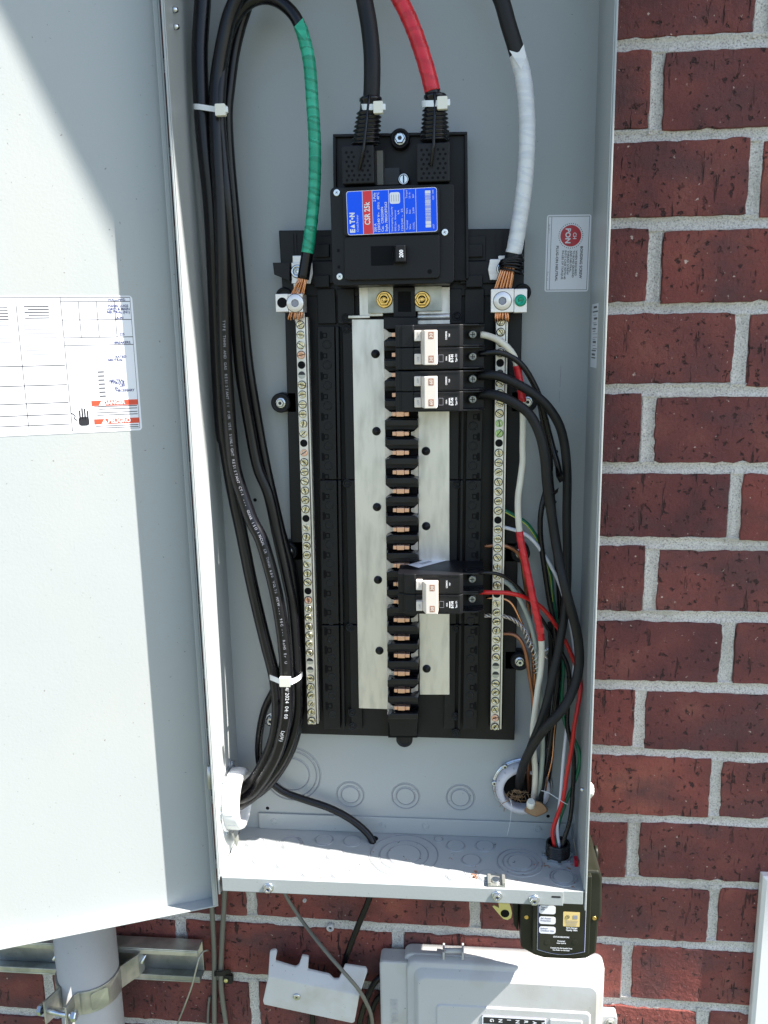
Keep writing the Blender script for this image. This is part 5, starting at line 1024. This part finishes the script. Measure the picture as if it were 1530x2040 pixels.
def plate(i, Y, m):
    arc = [(cx_+(a[1]-a[0]-2*i)/2*math.cos(t_), a[2]+6+i-6*math.sin(-t_)*-1) for t_ in ()]
    bot = [Vector((a[0]+i+(a[1]-a[0]-2*i)*k/10, Y, a[2]+i+5*(1-math.sin(math.pi*k/10))*.9)) for k in range(11)]
    mb.prism([Vector((a[0]+i, Y, zt-3))] + bot + [Vector((a[1]-i, Y, zt-3))], Y_*.2, m)
plate(0, SY-.25, 'ink_white'); plate(.35, SY-.4, 'ink_navy'); plate(1.1, SY-.55, 'olive_plastic')
def s_at(px, py): return P(px, py, SY-.7)
for (y0, y1, ls) in ((1804, 1821, ('Type 2', 'SPD')), (1826, 1841, ('AC Power', 'Protection')), (1846, 1860, ('Indoor/', 'Outdoor Use'))):
    b_ = rx(1074, y0, 1107, y1, SY-.7); mb.prism(rrect(Vector(((b_[0]+b_[1])/2, SY-.7, (b_[2]+b_[3])/2)), X_, Z_, b_[1]-b_[0], b_[3]-b_[2], 2.5), Y_*.1, 'label_white')
    for k, l_ in enumerate(ls): mb.text(l_, Vector((b_[0]+1.5, SY-.8, b_[3]-2.9-2.6*k)), X_, Z_, 1.7, 'ink_navy', None, 'L', .05, .02)
b_ = rx(1122, 1817, 1155, 1846, SY-.7); mb.prism(rrect(Vector(((b_[0]+b_[1])/2, SY-.7, (b_[2]+b_[3])/2)), X_, Z_, b_[1]-b_[0], b_[3]-b_[2], .6), Y_*.1, 'label_yellow')
w_, h_ = b_[1]-b_[0], b_[3]-b_[2]; mb.prism(rrect(Vector((b_[0]+w_*.72, SY-.85, b_[3]-h_*.34)), X_, Z_, 4.6, 4.2, .2), Y_*.05, 'ink_grey'); mb.ring(Vector((b_[0]+w_*.26, SY-.85, b_[3]-h_*.34)), Y_, 1.9, .18, 'ink_black', 20, 4); mb.text('UL', Vector((b_[0]+w_*.26-1.2, SY-.85, b_[3]-h_*.34-.7)), X_, Z_, 1.4, 'ink_black', 2.4, 'L', .02)
for k in range(4): mb.prism(rrect(Vector((b_[0]+w_*.5, SY-.85, b_[3]-h_*(.6+.1*k))), X_, Z_, w_*(.8-.06*k), .5, .05, 1), Y_*.02, 'ink_grey')
for t, x, y, h_, w_ in (('Surge Current', 1139, 1850, 1.8, 11), ('Capacity 108kA', 1139, 1854.5, 1.8, 11.5), ('STATUS INDICATORS', 1118, 1868, 1.6, 16), ('Protected', 1118, 1876, 1.5, 7.5), ('when both lit', 1118, 1880, 1.4, 9.5), ('Contains No Serviceable Parts', 1118, 1890, 1.5, 22), ('See Rating on the back', 1118, 1894, 1.4, 17)):
    mb.text(t, s_at(x, y), X_, Z_, h_, 'ink_white', w_, 'C', .1, .04)
for px in (1090, 1145): mb.lathe(s_at(px, 1877), (0, -1, 0), [(2.8, 0), (2.6, .15)], 'wire_yellow', 18, False); 
mb.mats = ['olive_plastic' if m == 'wire_yellow' else m for m in mb.mats]
mb.build('rating_plate', sp)
for px, py in ((1049, 1827), (1184, 1829)): mb = MB(); mb.lathe(P(px, py, SY+6), (0, -1, 0), [(2.4, 0), (2.4, .6), (1.6, .9), (.8, .2)], 'brass', 16, False); mb.build('screw', sp)
mb = MB(); mb.prism([Vector((x0-1, 60, ZF-6)), Vector((x0-10, 60, ZF-20)), Vector((x0-6, 60, z0+20)), Vector((x0-1, 60, z0+12))], Y_*30, 'olive_plastic'); mb.build('side_lug', sp, 1)
mb = MB(); c = Vector((x1-1, 88, zt-12)); mb.lathe(c, X_, [(7, 0), (7, 3), (4, 3), (3.6, .5)], 'olive_plastic', 20); mb.build('side_boss', sp)

# ------------------------------------------------------------------ things on the wall below the panel
# telephone interface box
tb = thing('telephone_box', 'large grey plastic telephone interface box under the panel, WARNING label on its lid', 'utility box', PW(980, 2040, 0)); YO = 92.
def wpts(l, Y): return [P(x, y, Y) for x, y in l][::-1]
zb_ = -800.
mb = MB(); a = rx(757, 1919, 900, 2040, 122); mb.prism(rrect(Vector((a[0]+60, 122, (a[3]+zb_)/2)), X_, Z_, 120, a[3]-zb_, 5), Y_*24, 'box_grey'); mb.build('side_bay', tb, 2.5)
mb = MB(); zt0 = PW(1000, 1889, 2).z; o1 = rx(806, 1910, 1203, 2040, 128); o1 = (o1[0], o1[1], o1[2], zt0); mb.prism(rrect(Vector(((o1[0]+o1[1])/2, 128, (o1[3]+zb_)/2)), X_, Z_, o1[1]-o1[0], o1[3]-zb_, 9), Y_*18, 'box_grey'); mb.build('base', tb, 2)
def rr_(x0, x1, zt, Y, r): return rrect(Vector(((x0+x1)/2, Y, (zt+zb_)/2)), X_, Z_, x1-x0, zt-zb_, r, 5)
mb = MB(); xa, xb = P(810, 1980, 118).x, P(1203, 1980, 118).x
mb.loft([rr_(xa, xb, zt0-1, 128, 12), rr_(xa, xb, zt0-2, 121, 12), rr_(xa+1.5, xb-1.5, zt0-4, 118.5, 12), rr_(xa+9, xb-6, zt0-9, 117.5, 11), rr_(xa+13, xb-8, zt0-15, 109.5, 10), rr_(xa+15, xb-10, zt0-17, 108.6, 9)], 'box_grey', True, False, True, True); mb.build('lid', tb, .9)
mb = MB(); xc_, xd_ = P(868, 2020, 106).x, P(1178, 2020, 106).x; zc_ = P(1000, 2008, 107).z
mb.loft([rr_(xc_, xd_, zc_, 108.8, 6), rr_(xc_+1.5, xd_-1.5, zc_-1.5, 106.8, 5)], 'box_grey', True, False, True, True); mb.build('lid_field', tb, .7)
mb = MB(); L0, L1 = P(962, 2024, 106), P(1087, 2028, 106); Wd = L1.x-L0.x; zt_ = L0.z
mb.prism(rrect(Vector(((L0.x+L1.x)/2, 106.2, zt_-28)), X_, Z_, Wd+3, 58, 2), Y_*1.5, 'ink_grey'); mb.prism(rrect(Vector(((L0.x+L1.x)/2, 106., zt_-28)), X_, Z_, Wd+2, 57, 2), Y_*.1, 'label_white'); mb.prism(rrect(Vector(((L0.x+L1.x)/2, 105.8, zt_-5.5)), X_, Z_, Wd-1.5, 8.6, .5), Y_*.1, 'ink_black')
for k, ch in enumerate('WARNING'): mb.text(ch, Vector((L1.x-4.6-k*(Wd-7)/6.6, 105.6, zt_-2.6)), -Z_, X_, 4.3, 'ink_white', None, 'L', .1, .03)
mb.build('warning_label', tb)
mb = MB(); a = rx(1095, 2034, 1160, 2040, 106); mb.prism(rrect(Vector(((a[0]+a[1])/2, 105.6, a[3]-20)), X_, Z_, a[1]-a[0], 42, 2), Y_*2, 'box_grey'); mb.build('lid_panel', tb, .8)
mb = MB(); mb.text('SIECOR', P(779, 1991, 121.6), -Z_, X_, 7.5, 'box_grey', 34, 'L', .4, .03); mb.build('embossed_name', tb)
mb = MB(); a = P(884, 1895, 128); b_ = P(922, 1895, 128)
for p in (a, b_): mb.box(p.x-1.2, p.x+1.2, 121, 137, p.z-6, p.z+4, 'box_grey')
mb.tube([a+Y_*1, b_+Y_*1], 3.0, 'box_grey', 14); mb.build('lid_hinge', tb, .4)
mb = MB(); c = P(1215, 2032, 126); mb.prism(rrect(c-Z_*8, X_, Z_, 17, 26, 3), Y_*14, 'box_grey'); hexhead(mb, c-Y_*.2-Z_*3, 4, 3, 'galvanised', flange=5.5); mb.build('mounting_foot', tb, .6)
# unseen strut rails, added behind the panel to keep sun off the bricks below
for z_ in (-430., 40., 380.):
    mb = MB(); xa, xb = -176., 194.; yb = WY-5.; mb.box(xa, xb, DP+2.2, DP+4.6, z_-20, z_+20, 'galvanised'); mb.box(xa, xb, DP+4.61, yb-.01+3, z_+17.6, z_+20, 'galvanised'); mb.box(xa, xb, DP+4.61, yb+3, z_-20, z_-17.6, 'galvanised'); mb.build('sun_block_rail', box)
# tilted white cover
wc = thing('wall_cover', 'pale plastic cable cover tilted on the bricks under the panel, notched along its top', 'cable cover', PW(620, 1970, 0))
up_ = [(537, 1897), (540, 1893), (549, 1892), (552, 1896), (548, 1915), (588, 1927), (595, 1923), (602, 1903), (615, 1906), (613, 1932), (656, 1942), (664, 1951), (675, 1951), (680, 1940), (687, 1922), (729, 1928), (732, 1936), (716, 1984), (534, 1946)]
lo_ = [(534, 1946), (716, 1984), (706, 2037), (701, 2039), (526, 2002), (523.5, 1995)]
fold = [(534, 1946), (716, 1984)]
def depth_up(x, y):
    fy_ = 1946+(x-534)*(1984-1946)/(716-534); return 104+max(0, (fy_-y))*.30
U3 = [P(x, y, depth_up(x, y)) for x, y in up_]; L3 = [P(x, y, 104+ (y-1990)*.03) for x, y in lo_]; L3[0], L3[1] = U3[-1], U3[-2]
mb = MB(); n = len(U3); outl = U3[:-1]+[*L3[2:], U3[-1]]                      # outer boundary
mb.add(U3, [tuple(range(n))], 'cover_white'); mb.add(L3, [tuple(range(len(L3)))], 'cover_white')
bk = [p+Y_*2.4 for p in outl]; m_ = len(outl); mb.add(outl+bk, [(i, (i+1) % m_, m_+(i+1) % m_, m_+i) for i in range(m_)], 'cover_white')
o = mb.build('cover', wc)
bm = bmesh.new(); bm.from_mesh(o.data); bmesh.ops.remove_doubles(bm, verts=bm.verts, dist=1e-6); bmesh.ops.recalc_face_normals(bm, faces=bm.faces); bm.to_mesh(o.data); bm.free(); md = o.modifiers.new('bevel', 'BEVEL'); md.width = .0014; md.segments = 3; md.limit_method = 'ANGLE'; md.angle_limit = math.radians(12)
mb = MB(); sd = [U3[-1], L3[5], L3[4], L3[3], L3[2], U3[-2]]
for a, b_ in zip(sd[:-1], sd[1:]): mb.prism([a+Y_*2.5, b_+Y_*2.5, Vector((b_.x, 144, b_.z)), Vector((a.x, 144, a.z))], Vector((0, 0, 0))+((b_-a).cross(Y_)).normalized()*1.6, 'cover_white')
mb.build('cover_side', wc)
mb = MB(); c = P(591, 1986, 103.6); mb.lathe(c, (0, -1, 0), [(4.4, 0), (4.4, .5), (3.6, 1.2), (1.2, 1.3)], 'zinc', 22, False); mb.prism(rrect(c-Y_*1.3, Vector((.8, 0, .6)), Vector((-.6, 0, .8)), 3.6, .8, .1, 1), Y_*.1, 'ink_black'); mb.prism(rrect(c-Y_*1.3, Vector((.6, 0, -.8)), Vector((.8, 0, .6)), 3.6, .8, .1, 1), Y_*.1, 'ink_black'); mb.build('screw', wc)
# cables on the bricks
def wcable(label, pl, r, m, off=None):
    pts = spline([PW(x, y, o_) for x, y, o_ in pl], 4); mb = MB(); mb.tube(pts, r, m, 12); return tag(mb.build('wall_cable'), label, 'cable')
wcable('left of the paired grey-black cables dropping down the bricks under the panel\'s left corner', [(421, 1700, 8), (422, 1800, 8), (426, 1880, 8), (427, 1945, 6), (427, 2000, 6), (427, 2080, 6)], 3.0, 'rubber_grey_cable')
wcable('right of the paired grey-black cables dropping down the bricks under the panel\'s left corner', [(449, 1700, 8), (447, 1790, 8), (443, 1860, 8), (440, 1945, 6), (443, 1990, 6), (450, 2040, 6), (453, 2080, 6)], 3.1, 'rubber_grey_cable')
wcable('thin beige-grey cable slanting across the pale cable cover', [(560, 1760, 14), (570, 1785, 16), (600, 1832, 20), (643, 1888, 40), (686, 1938, 52), (712, 1968, 52), (730, 1998, 44), (741, 2030, 30), (742, 2080, 20)], 2.2, 'rubber_grey_cable')
wcable('thick black cable coming down from the panel into the pale cable cover', [(742, 1770, 8), (732, 1800, 10), (716, 1838, 12), (700, 1878, 14), (688, 1912, 14), (682, 1945, 10), (678, 1990, 8)], 3.6, 'black_jacket')
wcable('black cable loop between the pale cable cover and the telephone box', [(770, 1940, 8), (752, 1950, 12), (738, 1972, 14), (727, 2000, 12), (716, 2040, 8), (712, 2090, 8)], 3.6, 'black_jacket')
wcable('second black cable behind the loop beside the telephone box', [(775, 1975, 6), (755, 1985, 8), (742, 2010, 8), (735, 2045, 6), (732, 2090, 6)], 3.2, 'dusty_black')
wcable('black cable tail showing below the pale cable cover', [(622, 2010, 5), (623, 2040, 5), (624, 2090, 5)], 3.2, 'black_jacket')
wcable('loose bare wire hanging from the strut end down the bricks', [(414, 1893, 20), (406, 1894, 24), (398, 1904, 30), (391, 1930, 34), (382, 1965, 34), (368, 2003, 30), (352, 2045, 26), (340, 2090, 20)], 1.1, 'galvanised')
wcable('thin grey wire running beside the pair of hanging cables', [(418, 1985, 3), (415, 2010, 4), (414, 2050, 4), (414, 2090, 4)], 1.6, 'rubber_grey_cable')
cl = thing('cable_clip', 'dark clip with a brass screw holding the pair of cables to the mortar', 'cable clip', PW(440, 1945, 0))
mb = MB(); pts = [PW(x, y, o_) for x, y, o_ in ((424, 1943, 6), (430, 1940, 12), (442, 1941, 12.5), (452, 1936, 9), (460, 1938, 5))]; pts = spline(pts, 2); mb.loft([[p+Z_*3.4, p-Z_*3.4, p-Z_*3.4+Y_*1, p+Z_*3.4+Y_*1] for p in pts], 'dusty_black', True, True, True, False)
mb.prism(rrect(PW(453, 1952, 6), X_, Z_, 13, 12, 3), Y_*5, 'dusty_black'); mb.build('strap', cl, .4); mb = MB(); mb.lathe(PW(450, 1953, 6.2), (0, -1, 0), [(2.8, 0), (2.6, 1.4), (1, 1.6)], 'yellow_zinc', 14, False); mb.build('screw', cl)
# strut, pipe and clamp
stt = thing('strut_channel', 'galvanised slotted strut channel fixed across the bricks at lower left', 'strut', PW(200, 1920, 0))
xr_ = PW(399, 1915, 20).x; zt0, zb0 = P(330, 1891, 127).z, P(330, 1955, 127).z; xl_ = xr_-420; Yf, Yk = 127., 147.
mb = MB(); t_ = 2.2; lp = 8.5
mb.box(xl_, xr_, Yf, Yk, zt0-t_, zt0, 'galvanised'); mb.box(xl_, xr_, Yf, Yk, zb0, zb0+t_, 'galvanised')
mb.box(xl_, xr_, Yf, Yf+t_, zt0-lp, zt0-t_-.01, 'galvanised'); mb.box(xl_, xr_, Yf, Yf+t_, zb0+t_+.01, zb0+lp, 'galvanised'); mb.box(xl_, xr_, Yk-t_, Yk, zb0+t_+.01, zt0-t_-.01, 'galvanised'); mb.build('channel', stt, .8)
for i, s_ in enumerate((22, 72, 122, 260, 310, 360)):
    mb = MB(); mb.prism(rrect(Vector((xr_-s_-14, Yk-t_-.1, (zt0+zb0)/2+6)), X_, Z_, 28, 13, 6), Y_*.05, 'deep_black'); mb.build('slot', stt)
mb = MB(); a = P(283, 1912, 126); mb.tube([a+Vector((4, 14, 6)), a+Vector((-1, -2, -4))], 2.0, 'zinc', 8); mb.build('bolt_end', stt)
mb = MB(); a = P(108, 1906, 126); mb.tube([a+Vector((5, 14, 6)), a+Vector((-1, -2, -4))], 2.0, 'zinc', 8); mb.build('bolt_end', stt)
Yp = Yf-31; pa = P(168, 1860, Yp); pb = P(188, 2040, Yp); cx_ = (P(111, 1870, Yp).x+P(226, 1850, Yp).x)/2*.5+(P(132, 2040, Yp).x+P(244, 2040, Yp).x)/2*.5
pr = (P(225, 1860, Yp).x-P(112, 1860, Yp).x)/2
mb = MB(); mb.lathe((cx_, Yp, -1490), Z_, [(pr, 0), (pr, -1490*-1-520)], 'pvc_grey', 48); tag(mb.build('conduit_pipe'), 'fat grey plastic conduit pipe rising behind the open door', 'pipe')
cp = thing('pipe_clamp', 'galvanised two-piece clamp with a bolt round the grey conduit pipe', 'pipe clamp', (cx_, Yp, (zt0+zb0)/2)); zm = (zt0+zb0)/2+2; hw = 14.5
mb = MB(); R1 = pr+.5
def arc(a0, a1, n=16): return [Vector((cx_+R1*math.cos(math.radians(a0+(a1-a0)*k/n)), Yp+R1*math.sin(math.radians(a0+(a1-a0)*k/n)), zm)) for k in range(n+1)]
def band(pts, nm, w=hw, m='galvanised'):
    mb = MB(); rings = []
    for i, p in enumerate(pts):
        t_ = (pts[min(i+1, len(pts)-1)]-pts[max(i-1, 0)]).normalized(); nn = t_.cross(Z_).normalized(); rings.append([p+Z_*w, p-Z_*w, p-Z_*w+nn*2.2, p+Z_*w+nn*2.2])
    mb.loft(rings, m, True, True, True, False); return mb.build(nm, cp, .5)
fa = -112.
right = [Vector((cx_+R1+16, Yf+6, zm)), Vector((cx_+R1+13, Yf-4, zm)), Vector((cx_+R1+4, Yp+14, zm))] + arc(10, -84)
e1 = right[-1]; right += [e1+Vector((-4, -6, 0)), e1+Vector((-5, -24, 0))]; band(right[::-1], 'half_strap')
left = [Vector((cx_-R1-12, Yf+2, zm)), Vector((cx_-R1-5, Yp+12, zm))] + arc(175, 236)
e2 = left[-1]; left += [e2+Vector((-1, -5, 0)), e2+Vector((-8, -24, 0))]; band(left, 'half_strap')
mb = MB(); b0 = e2+Vector((-14, -19, 0)); b1 = e1+Vector((2, -19, 0)); mb.tube([b0, b1], 3.2, 'zinc', 14); hexhead(mb, b0, 6, 5, 'zinc', (-1, 0, 0)); mb.lathe(b1-X_*1, X_, [(6.2, 0), (6.2, 4), (5, 5)], 'zinc', 6, True, True, False)
k = 0
while b0.x+4+k*1.4 < b1.x-3: mb.ring(Vector((b0.x+4+k*1.4, b0.y, b0.z)), X_, 3.3, .32, 'galvanised', 14, 4); k += 1
mb.build('clamp_bolt', cp)
mb = MB(); c = Vector((cx_+R1*math.cos(math.radians(-48)), Yp+R1*math.sin(math.radians(-48)), zm)); nn = Vector((math.cos(math.radians(-48)), math.sin(math.radians(-48)), 0)); tt = nn.cross(Z_); mb.prism(rrect(c+nn*2.6, tt, Z_, 20, 22, 3), -nn*.3, 'galvanised'); mb.build('stamped_plate', cp, .3)
# white cover at the right edge
mb = MB(); Y1 = PW(1520, 1800, 11).y; a = P(1525, 1752, Y1); b_ = P(1512, 1742, Y1+15)
x0_ = a.x; mb.box(x0_, x0_+190, Y1, Y1+4, -980, a.z, 'white_paint')
w = thing('meter_cover', 'white painted metal utility cover cut off by the right edge of the picture', 'utility cover', PW(1525, 1900, 0))
mb = MB(); zt_ = PW(1515, 1741, 0).z; f_ = [Vector((x0_+2, Y1, -980)), Vector((x0_+190, Y1, -980)), Vector((x0_+190, Y1, a.z-2)), Vector((x0_+2, Y1, a.z-2))]; k_ = [Vector((x0_-2, Y1+3, -984)), Vector((x0_+194, Y1+3, -984)), Vector((x0_+194, Y1+3, a.z+2)), Vector((x0_-2, Y1+3, a.z+2))]; bk = [p+Y_*9 for p in k_]
mb.loft([f_, k_, bk], 'white_paint', True, True, True, False); mb.build('cover', w, .8)
print('objects', len(bpy.data.objects), 'meshes', len(bpy.data.meshes))
